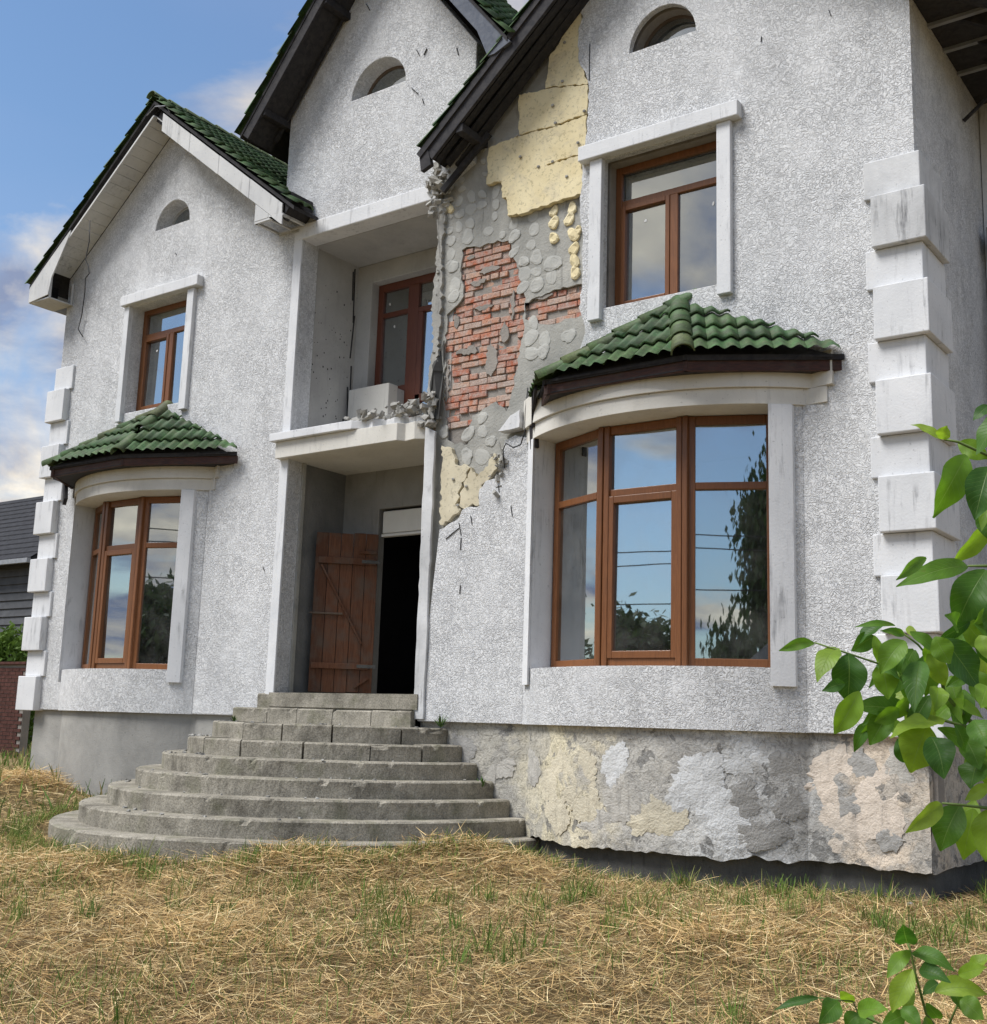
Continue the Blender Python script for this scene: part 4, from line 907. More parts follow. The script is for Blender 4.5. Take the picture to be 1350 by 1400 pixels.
# dark open gap between soffit and tiles with a timber, then the white cheek at the left eaves
MB().beam((-15.3, ys + .10, rk(-15.3, -1, -.07)), (AP.x, ys + .10, AP.z - .07), .05, .06).build('rafter', M['dark_wood'], RL)
MB().beam((AP.x, ys + .10, AP.z - .22), (-10.5, ys + .10, rk(-10.5, 1, -.22)), .05, .16).build('rafter', M['dark_wood'], RL)
MB().plate([(-16.0, zl - .02), (-15.08, rk(-15.08, -1, -.12)), (-15.08, LW_AP[1] - .80 * (LW_AP[0] + 15.08) + .02), (-15.45, 7.96), (-15.5, 7.70), (-16.0, 7.66)], [], ys - .02, ys).build('rake_board', M['soffit'], RL, bevel=.004)
bx = MB(); bx.box(-16.0, -15.5, ys, 0, 7.655, 7.675); bx.build('eaves_box', M['soffit'], RL)
MB().box(-15.51, -15.49, ys, ys + .03, 7.66, 8.0).box(-15.51, -15.49, -.04, -.01, 7.66, 8.0).build('eaves_box', M['soffit'], RL)
MB().box(-16.0, -15.98, ys + .002, 6, 7.66, 8.0).build('eaves_box', M['soffit'], RL)
MB().box(-15.9, -15.88, ys + .03, -.02, 7.68, 8.0).build('eaves_lining', M['dark'], RL)  # near-black sheet painted as the shade behind the missing side panel
wire = [at(*p, -.40) for p in ((123, 302), (122, 330), (117, 355), (121, 364), (122, 374), (117, 380))] + [at(*p, -.06) for p in ((116, 400), (112, 430), (107, 450), (113, 460))]
MB().tube(wire, .008, 5).build('hanging_wire', M['cable'], RL, smooth=True)
wire = [Vector((-13.45, ys - .03, 9.98)), Vector((-13.25, ys - .05, 10.05)), Vector((-13.0, ys - .04, 9.99)), Vector((-12.93, ys - .03, 9.87))]
MB().tube(wire, .008, 5).build('hanging_wire', M['metal'], RL, smooth=True)

# --- centre gable roof
RC = thing_part('gable_roof', H)
AC = Vector((-9.24, 0, 11.74)); YC = -.52; s_l, s_r = 1.235, 1.25; EL, ER = -11.40, -7.05
zlc, zrc = AC.z - s_l * (AC.x - EL), AC.z - s_r * (ER - AC.x)
m = MB(); plane_slab(m, [(AC.x, YC + .05, AC.z - .03), (ER - .02, YC + .05, zrc + .0), (ER - .02, 4, zrc + .0), (AC.x, 4, AC.z - .03)], .05)
plane_slab(m, [(AC.x, YC + .05, AC.z - .03), (AC.x, 4, AC.z - .03), (EL + .03, 4, zlc), (EL + .03, YC + .05, zlc)], .05); m.build('roof_deck', M['dark_wood'], RC)
Vc = Vector((-1, 0, s_r)).normalized(); Lc_ = (ER - AC.x) * math.sqrt(1 + s_r ** 2)
tile_face(RC, (ER, YC, zrc), (0, 1, 0), Vc, [(0, 0), (2.03, 0), (2.03, 1.8), (0, 1.8)])
far = MB(); tile_face(RC, (ER, YC, zrc), (0, 1, 0), Vc, [(0, 1.71), (2.61, 1.71), (2.61, Lc_), (0, Lc_)], test=lambda u, v: False, far_mb=far); tag(far.build('roof_tiles_beyond', M['tile'], RC, smooth=True), kind='stuff')
Vcl = Vector((1, 0, s_l)).normalized()
tile_face(RC, (EL, YC, zlc), (0, 1, 0), Vcl, [(0, 0), (.29, 0), (.29, 2.85), (0, 2.85)])
far = MB(); tile_face(RC, (EL, YC, zlc), (0, 1, 0), Vcl, [(.29, 0), (3.5, 0), (3.5, 3.3), (.29, 3.3)], test=lambda u, v: False, far_mb=far); tag(far.build('roof_tiles_beyond', M['tile'], RC, smooth=True), kind='stuff')
def ck(x): return AC.z - (s_r * (x - AC.x) if x > AC.x else s_l * (AC.x - x))
yb = YC + .08
MB().beam((EL + .10, yb, ck(EL + .10) - .16), (AC.x, yb, AC.z - .16), .04, .18).build('rake_board', M['dark_wood'], RC, bevel=.005)
MB().plate([(AC.x, AC.z - .10), (ER + .02, ck(ER + .02) - .04), (-7.24, 8.86), (-7.34, 8.86), (-7.50, ck(-7.50) - .34), (-8.4, ck(-8.4) - .32), (AC.x, AC.z - .34)], [], yb - .02, yb + .02).build('rake_board', M['grey_wood'], RC, bevel=.004)
for x0, x1 in ((EL + .12, AC.x), (ER - .12, AC.x)):   # boarded soffit along the rakes
    mm = MB(); plane_slab(mm, [(x0, yb, ck(x0) - .20), (x1, yb, ck(x1) - .20), (x1, .0, ck(x1) - .20), (x0, .0, ck(x0) - .20)], .02); mm.build('soffit_board', M['dark_wood'], RC)
for x in (-11.0, -10.0): MB().beam((x, yb, ck(x) - .27), (x, .1, ck(x) - .27), .10, .10).build('purlin', M['dark_wood'], RC, bevel=.008)
MB().beam((-11.15, -.05, 9.1), (-10.0, -.05, 10.55), .04, .05).build('edge_bead', M['dark_wood'], RC)

# --- right wing roof
RR = thing_part('gable_roof', H)
AR = Vector((-5.62, 0, 10.32)); YR = -.47; sL, sR = .865, .62; EXL, EXR = -8.28, -2.15
zL, zR = AR.z - sL * (AR.x - EXL), AR.z - sR * (EXR - AR.x)
def qk(x): return AR.z - (sR * (x - AR.x) if x > AR.x else sL * (AR.x - x))
m = MB(); plane_slab(m, [(AR.x, YR + .04, AR.z - .03), (AR.x, 7.5, AR.z - .03), (-7.85, 7.5, qk(-7.85) - .02), (-7.85, .02, qk(-7.85) - .02), (EXL + .02, .0, zL), (EXL + .04, YR + .04, zL)], .05)
plane_slab(m, [(AR.x, YR + .04, AR.z - .03), (EXR, YR + .04, zR), (EXR, 7.5, zR), (AR.x, 7.5, AR.z - .03)], .05); m.build('roof_deck', M['dark_wood'], RR)
VL_ = Vector((1, 0, sL)).normalized(); LL = (AR.x - EXL) * math.sqrt(1 + sL ** 2)
tile_face(RR, (EXL, YR, zL), (0, 1, 0), VL_, [(0, 0), (.46, 0), (.46, LL), (0, LL)], start=(0, .02))
VR_ = Vector((-1, 0, sR)).normalized(); LR = (EXR - AR.x) * math.sqrt(1 + sR ** 2)
far = MB(); tile_face(RR, (EXR, YR, zR), (0, 1, 0), VR_, [(0, 0), (5, 0), (5, LR), (0, LR)], test=lambda u, v: False, far_mb=far)
tile_face(RR, (EXL, YR, zL), (0, 1, 0), VL_, [(.58, .7), (4, .7), (4, LL), (.58, LL)], test=lambda u, v: False, far_mb=far); tag(far.build('roof_tiles_beyond', M['tile'], RR, smooth=True), kind='stuff')
yb = YR + .07
MB().beam((EXL + .10, yb, qk(EXL + .10) - .17), (AR.x, yb, AR.z - .17), .04, .2).build('rake_board', M['dark_wood'], RR, bevel=.005)
MB().beam((EXL - .02, yb - .03, qk(EXL - .02) - .06), (AR.x, yb - .03, AR.z - .06), .03, .08).build('verge_batten', M['dark_wood'], RR)
for i in range(3):
    yy = yb + .05 + i * .12
    mm = MB(); plane_slab(mm, [(-8.1 + .04 * i, yy, qk(-8.1) - .26), (AR.x, yy, AR.z - .26), (AR.x, yy + .112, AR.z - .26), (-8.16 + .07 * i, yy + .112, qk(-8.12) - .26)], .02); mm.build('soffit_board', M['dark_wood'], RR)
MB().beam((-7.75, yb, qk(-7.75) - .33), (-7.75, .1, qk(-7.75) - .33), .10, .10).build('purlin', M['dark_wood'], RR, bevel=.008)
MB().plate([(EXL + .10, zL + .02), (EXL + .16, zL - .22), (EXL + .02, zL - .27), (EXL - .01, zL - .1)], [], yb - .03, yb + .03).build('broken_board', M['dark_wood'], RR)
MB().beam((-8.2, -.1, 7.62), (-7.6, -.03, 8.2), .05, .07).build('edge_bead', M['dark_wood'], RR)
# side eaves on the right: rafters, boards and fascia seen from below
for k in range(6):
    yy = .25 + .42 * k; MB().beam((-2.88, yy, qk(-2.88) - .16), (EXR + .04, yy, qk(EXR + .04) - .16), .07, .12).build('rafter', M['dark_wood'], RR)
MB().box(-2.879, EXR + .08, YR + .1, 7, 8.225, 8.24).build('soffit_board', M['dark_wood'], RR)
for yy in (.55, 1.05, 1.55): MB().box(-2.879, EXR + .05, yy, yy + .05, 8.19, 8.224).build('soffit_batten', M['metal'], RR)
MB().beam((-2.6, 1.9, 7.95), (-1.6, 1.9, 7.75), .1, .14).build('loose_beam', M['dark_wood'], RR)
MB().beam((-2.87, 1.7, 7.75), (-2.3, 1.7, 8.2), .03, .03).build('brace', M['dark_wood'], RR)

# ------------------------------------------------------------------ dry mown grass, green blades
def blades(name, n, sampler, lmin, lmax, w, lying, cols, seed, label, cat, lift=.0, curve=.5):
    g = np.random.default_rng(seed); x, y = sampler(g, n); n = len(x); z = gz(x, y)
    L = g.uniform(lmin, lmax, n) ; az = g.uniform(0, 2 * np.pi, n)
    el = (np.abs(g.normal(0, .22, n)) if lying else np.pi / 2 - np.abs(g.normal(0, .28, n)))
    dist = np.hypot(x, y + 10); ww = w * (1 + .10 * dist) * g.uniform(.6, 1.3, n)
    d = np.stack([np.cos(az) * np.cos(el), np.sin(az) * np.cos(el), np.sin(el)], 1)
    sdir = np.stack([-np.sin(az), np.cos(az), g.normal(0, .5, n)], 1); sdir /= np.linalg.norm(sdir, axis=1)[:, None]
    base = np.stack([x, y, z + lift * g.random(n)], 1)
    bend = np.stack([g.normal(0, 1, n), g.normal(0, 1, n), g.normal(0, .35, n) if lying else -np.abs(g.normal(0, .8, n))], 1) * (L * curve * .35)[:, None]
    P = [base, base + d * (L * .5)[:, None] + bend * .35, base + d * L[:, None] + bend]
    V = np.empty((n, 6, 3))
    for i, (p, k) in enumerate(zip(P, (1, .9, .25))):
        V[:, 2 * i] = p - sdir * (ww * k / 2)[:, None]; V[:, 2 * i + 1] = p + sdir * (ww * k / 2)[:, None]
    if lying:
        for i in range(6): V[:, i, 2] = np.maximum(V[:, i, 2], gz(V[:, i, 0], V[:, i, 1]) + .002)
    o = np.arange(n) * 6; F = np.concatenate([np.stack([o, o + 1, o + 3, o + 2], 1), np.stack([o + 2, o + 3, o + 5, o + 4], 1)])
    me = bpy.data.meshes.new(name); me.vertices.add(n * 6); me.vertices.foreach_set('co', V.reshape(-1)); nf = len(F)
    me.loops.add(nf * 4); me.loops.foreach_set('vertex_index', F.reshape(-1).astype(np.int32)); me.polygons.add(nf)
    me.polygons.foreach_set('loop_start', np.arange(0, nf * 4, 4, dtype=np.int32)); me.update(calc_edges=True); me.validate()
    cols = np.array(cols); c = cols[g.integers(0, len(cols), n)] * g.uniform(.7, 1.2, (n, 1))
    at_ = me.color_attributes.new('tint', 'FLOAT_COLOR', 'POINT'); at_.data.foreach_set('color', np.repeat(np.concatenate([c, np.ones((n, 1))], 1), 6, 0).reshape(-1).astype(np.float32))
    a = NT(name); an = a.n('ShaderNodeVertexColor', layer_name='tint'); a.out(an.outputs[0], .75, None, .25)
    tl = a.n('ShaderNodeBsdfTranslucent'); a.t.links.new(an.outputs[0], tl.inputs[0]); mx = a.n('ShaderNodeMixShader'); mx.inputs[0].default_value = .25
    a.t.links.new(a.b.outputs[0], mx.inputs[1]); a.t.links.new(tl.outputs[0], mx.inputs[2]); a.t.links.new(mx.outputs[0], a.t.nodes['Material Output'].inputs[0])
    me.materials.append(a.m); o_ = link(bpy.data.objects.new(name, me)); tag(o_, label, cat, kind='stuff'); return o_
def off_house(x, y):
    k = (y < -.03) | (x < -15.9) | (x > -2.8)
    e = ((np.abs(x - SC) / 2.84) ** 1.85 + (np.maximum(0, -y) / 3.2) ** 1.85) > 1.0
    b1 = ~((np.abs(x + 5.45) < 1.5) & (y > -.56 + (x + 5.45) ** 2 * .24)); b2 = ~((np.abs(x + 13.45) < 1.42) & (y > -.5 + (x + 13.45) ** 2 * .24))
    return k & e & b1 & b2
def samp_view(r0, r1, power=1.0, a0=-.35, a1=1.25):
    def f(g, n):
        a = g.uniform(a0, a1, n); u = g.random(n) ** power; r = r0 + (r1 - r0) * u
        x = -np.sin(a) * r; y = -10 + np.cos(a) * r; k = off_house(x, y); return x[k], y[k]
    return f
def samp_rect(x0, x1, y0, y1):
    def f(g, n): x = g.uniform(x0, x1, n); y = g.uniform(y0, y1, n); k = off_house(x, y); return x[k], y[k]
    return f
STRAW = [(.78, .58, .29), (.70, .49, .23), (.88, .71, .41), (.56, .38, .17), (.33, .22, .10), (.58, .47, .25), (.20, .135, .07), (.15, .10, .05), (.64, .48, .22)]
GREEN = [(.11, .20, .035), (.16, .25, .05), (.21, .27, .065), (.085, .15, .028), (.28, .30, .09)]
def patchy(s, f, thr, i0):
    def q(g, n):
        x, y = s(g, n); k = rough_np(x, y, f, i0) + g.normal(0, .35, len(x)) > thr; return x[k], y[k]
    return q
blades('dry_straw', 190000, samp_view(3.2, 13, .8), .05, .22, .0024, True, STRAW, 1, 'layer of mown dry straw covering the yard in front of the house', 'straw', .045)
blades('dry_straw', 60000, samp_view(9, 21, .9, .1, 1.25), .08, .26, .0024, True, STRAW, 2, 'dry straw lying along the foot of the house and steps', 'straw', .05)
blades('dry_straw', 60000, patchy(samp_view(3.2, 12, .8), 1.1, .30, 12), .05, .2, .0022, True, [(.24, .13, .06), (.32, .18, .08), (.16, .10, .055), (.36, .22, .1)], 6, 'darker matted straw patches across the yard', 'straw', .03)
def mound_samp(g, n):
    i = g.integers(0, len(MOUNDS), n); mo = np.array(MOUNDS)[i]; x = mo[:, 0] + g.normal(0, .8, n) * mo[:, 2]; y = mo[:, 1] + g.normal(0, .6, n) * mo[:, 2]; k = off_house(x, y); return x[k], y[k]
blades('raked_straw', 12000, mound_samp, .08, .24, .003, True, STRAW[:5], 3, 'small raked heaps of dry straw', 'straw', .10, .9)
blades('green_grass', 34000, patchy(samp_view(3.4, 13, .9), 1.9, .22, 18), .05, .22, .0032, False, GREEN, 4, 'sparse green grass blades growing through the straw', 'grass', 0, .8)
blades('green_grass', 5000, samp_view(3.4, 12, .9), .06, .22, .003, False, GREEN, 7, 'single green grass blades scattered over the yard', 'grass', 0, .8)
def tuft_samp(g, n):
    a = g.uniform(-.3, 1.2, 420); r = 3.6 + 8.5 * g.random(420) ** .8; cx_, cy_ = -np.sin(a) * r, -10 + np.cos(a) * r; k = rough_np(cx_, cy_, .9, 3) + g.normal(0, .4, 420) > .1; cx_, cy_ = cx_[k], cy_[k]
    i = g.integers(0, len(cx_), n); x = cx_[i] + g.normal(0, .05, n); y = cy_[i] + g.normal(0, .05, n); k = off_house(x, y); return x[k], y[k]
blades('green_grass', 5200, tuft_samp, .10, .26, .0042, False, GREEN, 11, 'upright tufts of green grass standing in the straw', 'grass', 0, .6)
def left_samp(g, n): x = g.uniform(-14.5, -8, n); y = g.uniform(-6.5, -1.5, n); k = off_house(x, y); return x[k], y[k]
blades('green_grass', 9000, patchy(left_samp, 1.3, .0, 9), .05, .16, .004, False, GREEN, 12, 'short green grass left of the steps', 'grass', 0, .8)
def ring_samp(g, n):
    t = g.uniform(np.pi * .98, 2 * np.pi * 1.01, n); k = 1.02 + np.abs(g.normal(0, .05, n)); x = SC + 2.84 * k * np.cos(t); y = -3.2 * k * np.abs(np.sin(t)); q = off_house(x, y); return x[q], y[q]
blades('green_grass', 2200, ring_samp, .06, .2, .004, False, GREEN, 5, 'green grass growing along the lowest step', 'grass', 0, .7)
blades('green_grass', 900, lambda g, n: (lambda x: (x, np.where(np.abs(x + 5.45) < 1.5, -.56 + (x + 5.45) ** 2 * .24, 0) - .06 - np.abs(g.normal(0, .12, n))))(g.uniform(-7.3, -2.6, n)), .05, .18, .004, False, GREEN + [(.4, .32, .16)], 8, 'thin grass along the right foundation', 'grass', 0, .7)
blades('green_grass', 9000, samp_rect(-30, -12, -6, 12), .1, .35, .008, False, GREEN + [(.4, .32, .16), (.45, .36, .18)], 9, 'longer grass at the far left of the yard', 'grass', 0, .8)
# weeds on the steps
def weed(loc, label, n=26, h=.16, seed=1):
    g = random.Random(seed); m = MB()
    for i in range(n):
        a = g.uniform(0, 6.28); e = g.uniform(.5, 1.4); L = h * g.uniform(.5, 1.1); d = Vector((math.cos(a) * math.cos(e), math.sin(a) * math.cos(e), math.sin(e))); s = Vector((-math.sin(a), math.cos(a), 0)) * .008
        b0 = Vector(loc); mid = b0 + d * L * .6; tip = b0 + d * L + Vector((0, 0, -.02)); m.add([b0 - s * .4, b0 + s * .4, mid + s, tip, mid - s], [(0, 1, 2, 3, 4)])
    return tag(m.build('weed', M['weed']), label, 'weed')
M['weed'] = m_plain('weed_leaf', (.07, .13, .03), .6)
weed((-7.92, -.10, 1.52), 'green weed rooted beside the third step at the right of the entrance', 40, .17, 1)
weed((-7.35, -.12, .92), 'small grass tuft growing on a lower step by the patched plinth', 26, .15, 2)
weed((-10.0, -1.1, 1.51), 'low weed in the joint at the left of the third step', 22, .09, 3)
for i, (px, py, s) in enumerate(((1297, 1212, .07), (1322, 1206, .06), (1245, 1232, .03))):
    p = far_at(px, py, 1); d = ray(px, py); t = (.30 - CAM.z) / d.z; q = CAM + d * t
    bm = bmesh.new(); bmesh.ops.create_icosphere(bm, subdivisions=2, radius=s)
    for v in bm.verts: v.co *= 1 + .3 * noise.noise(v.co * 14 + Vector((i * 5, 0, 0))); v.co.z *= .7
    me = bpy.data.meshes.new('stone'); bm.to_mesh(me); bm.free(); me.materials.append(M['stone'])
    o = link(bpy.data.objects.new('stone', me), None, Matrix.Translation((q.x, q.y, float(gz(q.x, q.y)) + s * .4)))
    tag(o, ('larger pale stone lying in the straw near the house corner', 'pale stone lying against the right end of the foundation', 'tiny pale stone in the straw below the house corner')[i], 'stone', 'stones by the house corner')

# ------------------------------------------------------------------ walnut saplings
def m_leaf():
    a = NT('walnut_leaf'); uv = a.n('ShaderNodeUVMap', uv_map='uv'); sp = a.n('ShaderNodeSeparateXYZ'); a.put(uv.outputs[0], sp.inputs[0])
    u, v = sp.outputs[0], sp.outputs[1]; au = a.math('ABSOLUTE', a.math('SUBTRACT', u, .5))
    mid = a.ramp(au, [(.0, 1.), (.022, 0.)])
    ve = a.math('FRACT', a.math('SUBTRACT', a.math('MULTIPLY', v, 11.), a.math('MULTIPLY', au, 5.))); ve = a.ramp(a.math('ABSOLUTE', a.math('SUBTRACT', ve, .5)), [(.0, 1.), (.10, 0.)])
    base = a.ramp(a.rnd, [(0, (.042, .120, .018)), (.40, (.10, .22, .024)), (.75, (.19, .33, .032)), (1., (.27, .38, .05))])
    blot = a.ramp(a.noise(18, 3, .6), [(.35, .8), (.7, 1.15)]); base = a.mix(1., base, blot, 'MULTIPLY')
    col = a.mix(a.math('MULTIPLY', ve, .22), base, (.16, .27, .07)); col = a.mix(a.math('MULTIPLY', mid, .6), col, (.22, .32, .10))
    br_ = a.ramp(a.noise(9, 4, .7), [(.66, 0.), (.74, 1.)]); col = a.mix(a.math('MULTIPLY', br_, .5), col, (.16, .11, .03)); a.out(col, .5, a.bump(a.math('ADD', a.math('MULTIPLY', ve, -.5), a.math('MULTIPLY', mid, -1.)), .35, .004), .45)
    tl = a.n('ShaderNodeBsdfTranslucent'); a.t.links.new(a.mix(1., col, (1.6, 1.7, .7), 'MULTIPLY'), tl.inputs[0]); mx = a.n('ShaderNodeMixShader'); mx.inputs[0].default_value = .45
    a.t.links.new(a.b.outputs[0], mx.inputs[1]); a.t.links.new(tl.outputs[0], mx.inputs[2]); a.t.links.new(mx.outputs[0], a.t.nodes['Material Output'].inputs[0]); return a.m
M['leaf'] = m_leaf(); M['stem'] = m_plain('green_stem', (.13, .19, .05), .6); M['bark'] = m_plain('bark', (.085, .07, .055), .9, .2, .4, 20)
def leaf(parent, base, tip, width, arch_=.12, fold=.25, roll=0.):
    base, tip = Vector(base), Vector(tip); d = tip - base; L = d.length; d /= L
    view = (CAM - base).normalized(); s = d.cross(view + Vector((random.gauss(0, .2), random.gauss(0, .2), random.gauss(.2, .2)))).normalized(); n = s.cross(d)
    s = (s * math.cos(roll) + n * math.sin(roll)).normalized(); n = s.cross(d)
    nv, nu = 12, 4; vs = []; uvs = []; ph = random.uniform(0, 6); arch_ *= random.uniform(.4, 1.8); fold *= random.uniform(.3, 1.9); tw = random.uniform(-.7, .7); cur = random.uniform(.0, .3)
    for i in range(nv + 1):
        t = i / nv; w = width / 2 * (math.sin(math.pi * min(1, t * .96 + .02) ** .92) ** .9 * (1 - .25 * max(0, t - .8) / .2)); w = max(w, .0008)
        c = base + d * L * t + n * (L * arch_ * math.sin(math.pi * t) ) + Vector((0, 0, -L * cur * t * t))
        for j in range(-nu // 2, nu // 2 + 1):
            q = j / (nu / 2); wav = .05 * width * math.sin(t * 15 + ph) * abs(q)
            sw = s * math.cos(tw * t) + n * math.sin(tw * t); nw_ = n * math.cos(tw * t) - s * math.sin(tw * t); vs.append(c + sw * w * q + nw_ * (abs(q) * w * fold + wav)); uvs.append((.5 + q * .5, t))
    fs = []; k = nu + 1
    for i in range(nv):
        for j in range(nu): fs.append((i*k + j, i*k + j + 1, (i+1)*k + j + 1, (i+1)*k + j))
    me = bpy.data.meshes.new('leaf'); me.from_pydata([tuple(v) for v in vs], [], fs); ul = me.uv_layers.new(name='uv')
    for p in me.polygons:
        for li, vi in zip(p.loop_indices, p.vertices): ul.data[li].uv = uvs[vi]
    me.polygons.foreach_set('use_smooth', [True] * len(me.polygons)); me.materials.append(M['leaf'])
    return link(bpy.data.objects.new('leaf', me), parent)
def leaf_px(parent, s, ox, oy, bx_, by_, tx, ty, w, dep, **k):
    b0 = far_at(ox + bx_ / s, oy + by_ / s, dep); t0 = far_at(ox + tx / s, oy + ty / s, dep + random.uniform(-.07, .03))
    return leaf(parent, b0, t0, w / s / FPX * dep * 1.12, **k)
root1 = Vector((.05, -7.35, 0)); root1.z = float(gz(root1.x, root1.y))
T1 = thing('walnut_sapling', 'young walnut tree with large bright green leaves reaching in at the right edge', 'sapling', root1)
top1 = far_at(1400, 560, 2.62); j1 = far_at(1395, 930, 2.62)
MB().tube([root1, root1.lerp(j1, .5) + Vector((.04, 0, 0)), j1, top1, top1 + Vector((.02, .02, .3))], .022, 8, .35).build('trunk', M['bark'], T1, smooth=True)
S4, S6 = (3.89, 1060, 840), (4.513, 1200, 550)
def stem(parent, s, pts, dep, r=.004): MB().tube([far_at(s[1] + x / s[0], s[2] + y / s[0], dep) for x, y in pts], r, 6, .6).build('stem', M['stem'], parent, smooth=True)
stem(T1, S4, [(1300, 800), (1128, 655), (1000, 530), (900, 420), (880, 300), (860, 150)], 2.60, .006)
stem(T1, S4, [(1300, 700), (1030, 600), (900, 565), (800, 575), (700, 510)], 2.58)
stem(T1, S4, [(1000, 530), (800, 330), (560, 265), (380, 205), (210, 150)], 2.62, .003)
stem(T1, S4, [(1300, 1060), (1128, 1030), (1000, 1015), (890, 1005)], 2.50, .004)
stem(T1, S6, [(900, 420), (690, 330), (500, 245), (410, 228)], 2.60, .004)
stem(T1, S6, [(900, 1000), (680, 1010), (560, 1010)], 2.55, .004)
stem(T1, S4, [(880, 300), (760, 160), (640, 70)], 2.62, .003)
for a in [(400,228,205,110,60),(405,228,430,100,80),(550,325,335,640,190),(690,395,600,715,185),(700,560,640,730,90),(560,1015,112,1040,120),(300,960,115,1050,70),(670,1035,480,1390,205),(720,1090,640,1370,160),(500,250,690,340,110),(690,20,590,88,70),(720,130,660,180,60),(700,640,720,860,170),(690,1290,590,1330,70),(760,1200,690,1440,150)]:
    leaf_px(T1, *S6, *a, 2.58 + random.uniform(-.06, .06), arch_=random.uniform(.03, .14))
for a in [(210,155,20,150,58),(330,180,225,345,110),(390,210,385,420,165),(370,370,250,378,62),(715,520,405,440,110),(450,410,315,615,120),(620,500,505,690,115),(900,560,610,640,130),(810,590,720,815,195),(830,650,900,845,150),(865,605,1105,775,95),(690,140,560,310,120),(740,190,620,395,135),(775,250,740,455,120),(805,150,815,250,60),(900,130,1085,385,175),(810,210,905,375,95),(560,260,600,410,130),(640,60,425,35,34),(690,110,560,72,44),(870,390,850,482,95),(1010,400,970,570,115),(890,1010,690,1130,92),(985,1015,880,1252,155),(1060,1035,1000,1242,135),(1130,1040,1115,1255,130),(1080,780,1040,890,150),(1140,905,1010,965,66),(1000,30,1130,180,120),(960,80,905,0,100),(700,70,770,110,40),(1090,110,1140,240,90),(1060,560,1128,700,120),(1128,380,1090,480,110),(960,590,1010,700,80),(1128,760,1020,860,130),(700,150,640,300,90),(850,120,930,250,110),(930,330,1000,520,120),(830,250,800,420,100),(1060,300,1130,460,120),(1000,640,1090,820,120)]:
    leaf_px(T1, *S4, *a, 2.55 + random.uniform(-.10, .10), arch_=random.uniform(.03, .16), roll=random.uniform(-.35, .35))
for _ in range(34):
    px, py = random.uniform(1190, 1340), random.uniform(850, 1010); b0 = far_at(px, py, 2.62 + random.uniform(-.1, .15)); a = random.uniform(0, 6.28)
    leaf(T1, b0, b0 + RT * math.cos(a) * .075 - UP * (.02 + .06 * random.random()), random.uniform(.022, .045), roll=random.uniform(-.6, .6))
for _ in range(34):      # leaves of the crown that carries on beyond the right edge
    px, py = random.uniform(1330, 1500), random.uniform(520, 1160); b0 = far_at(px, py, 2.6 + random.uniform(-.15, .2)); a = random.uniform(0, 6.28)
    leaf(T1, b0, b0 + RT * math.cos(a) * .11 - UP * (.05 + .06 * random.random()), random.uniform(.045, .065), roll=random.uniform(-.6, .6))
root2 = Vector((-.60, -6.95, 0)); root2.z = float(gz(root2.x, root2.y))
T2 = thing('walnut_seedling', 'small walnut seedling with dark green leaflets in the bottom right corner', 'seedling', root2)
S5 = (4.09, 1020, 1230)
mid2 = far_at(1290, 1420, 2.72); MB().tube([root2, root2.lerp(mid2, .6) + Vector((.02, 0, 0)), mid2], .009, 7, .7).build('trunk', M['stem'], T2, smooth=True)
stem(T2, S5, [(1105, 775), (1010, 640), (950, 420), (925, 300), (905, 240)], 2.72, .004)
stem(T2, S5, [(1105, 775), (800, 720), (630, 640), (600, 570), (410, 550)], 2.70, .003)
stem(T2, S5, [(1105, 775), (1180, 600), (1200, 440), (1340, 380)], 2.74, .003)
for a in [(905,245,878,108,112),(930,300,1168,358,92),(920,288,790,425,82),(930,390,820,612,115),(970,400,1145,405,92),(1060,520,1348,440,112),(1190,420,1350,365,76),(1080,470,988,512,64),(920,500,920,625,75),(625,625,795,590,100),(600,580,530,480,64),(410,550,158,575,46),(520,570,410,690,110),(640,645,560,705,84),(870,610,980,692,90),(1010,580,1092,652,66),(1150,500,1205,600,76),(900,640,760,690,90),(1200,560,1330,640,110),(700,640,640,720,80),(1250,400,1390,300,80),(1000,660,1100,760,110)]:
    leaf_px(T2, *S5, *a, 2.70 + random.uniform(-.07, .07), arch_=random.uniform(.03, .16), roll=random.uniform(-.3, .3))

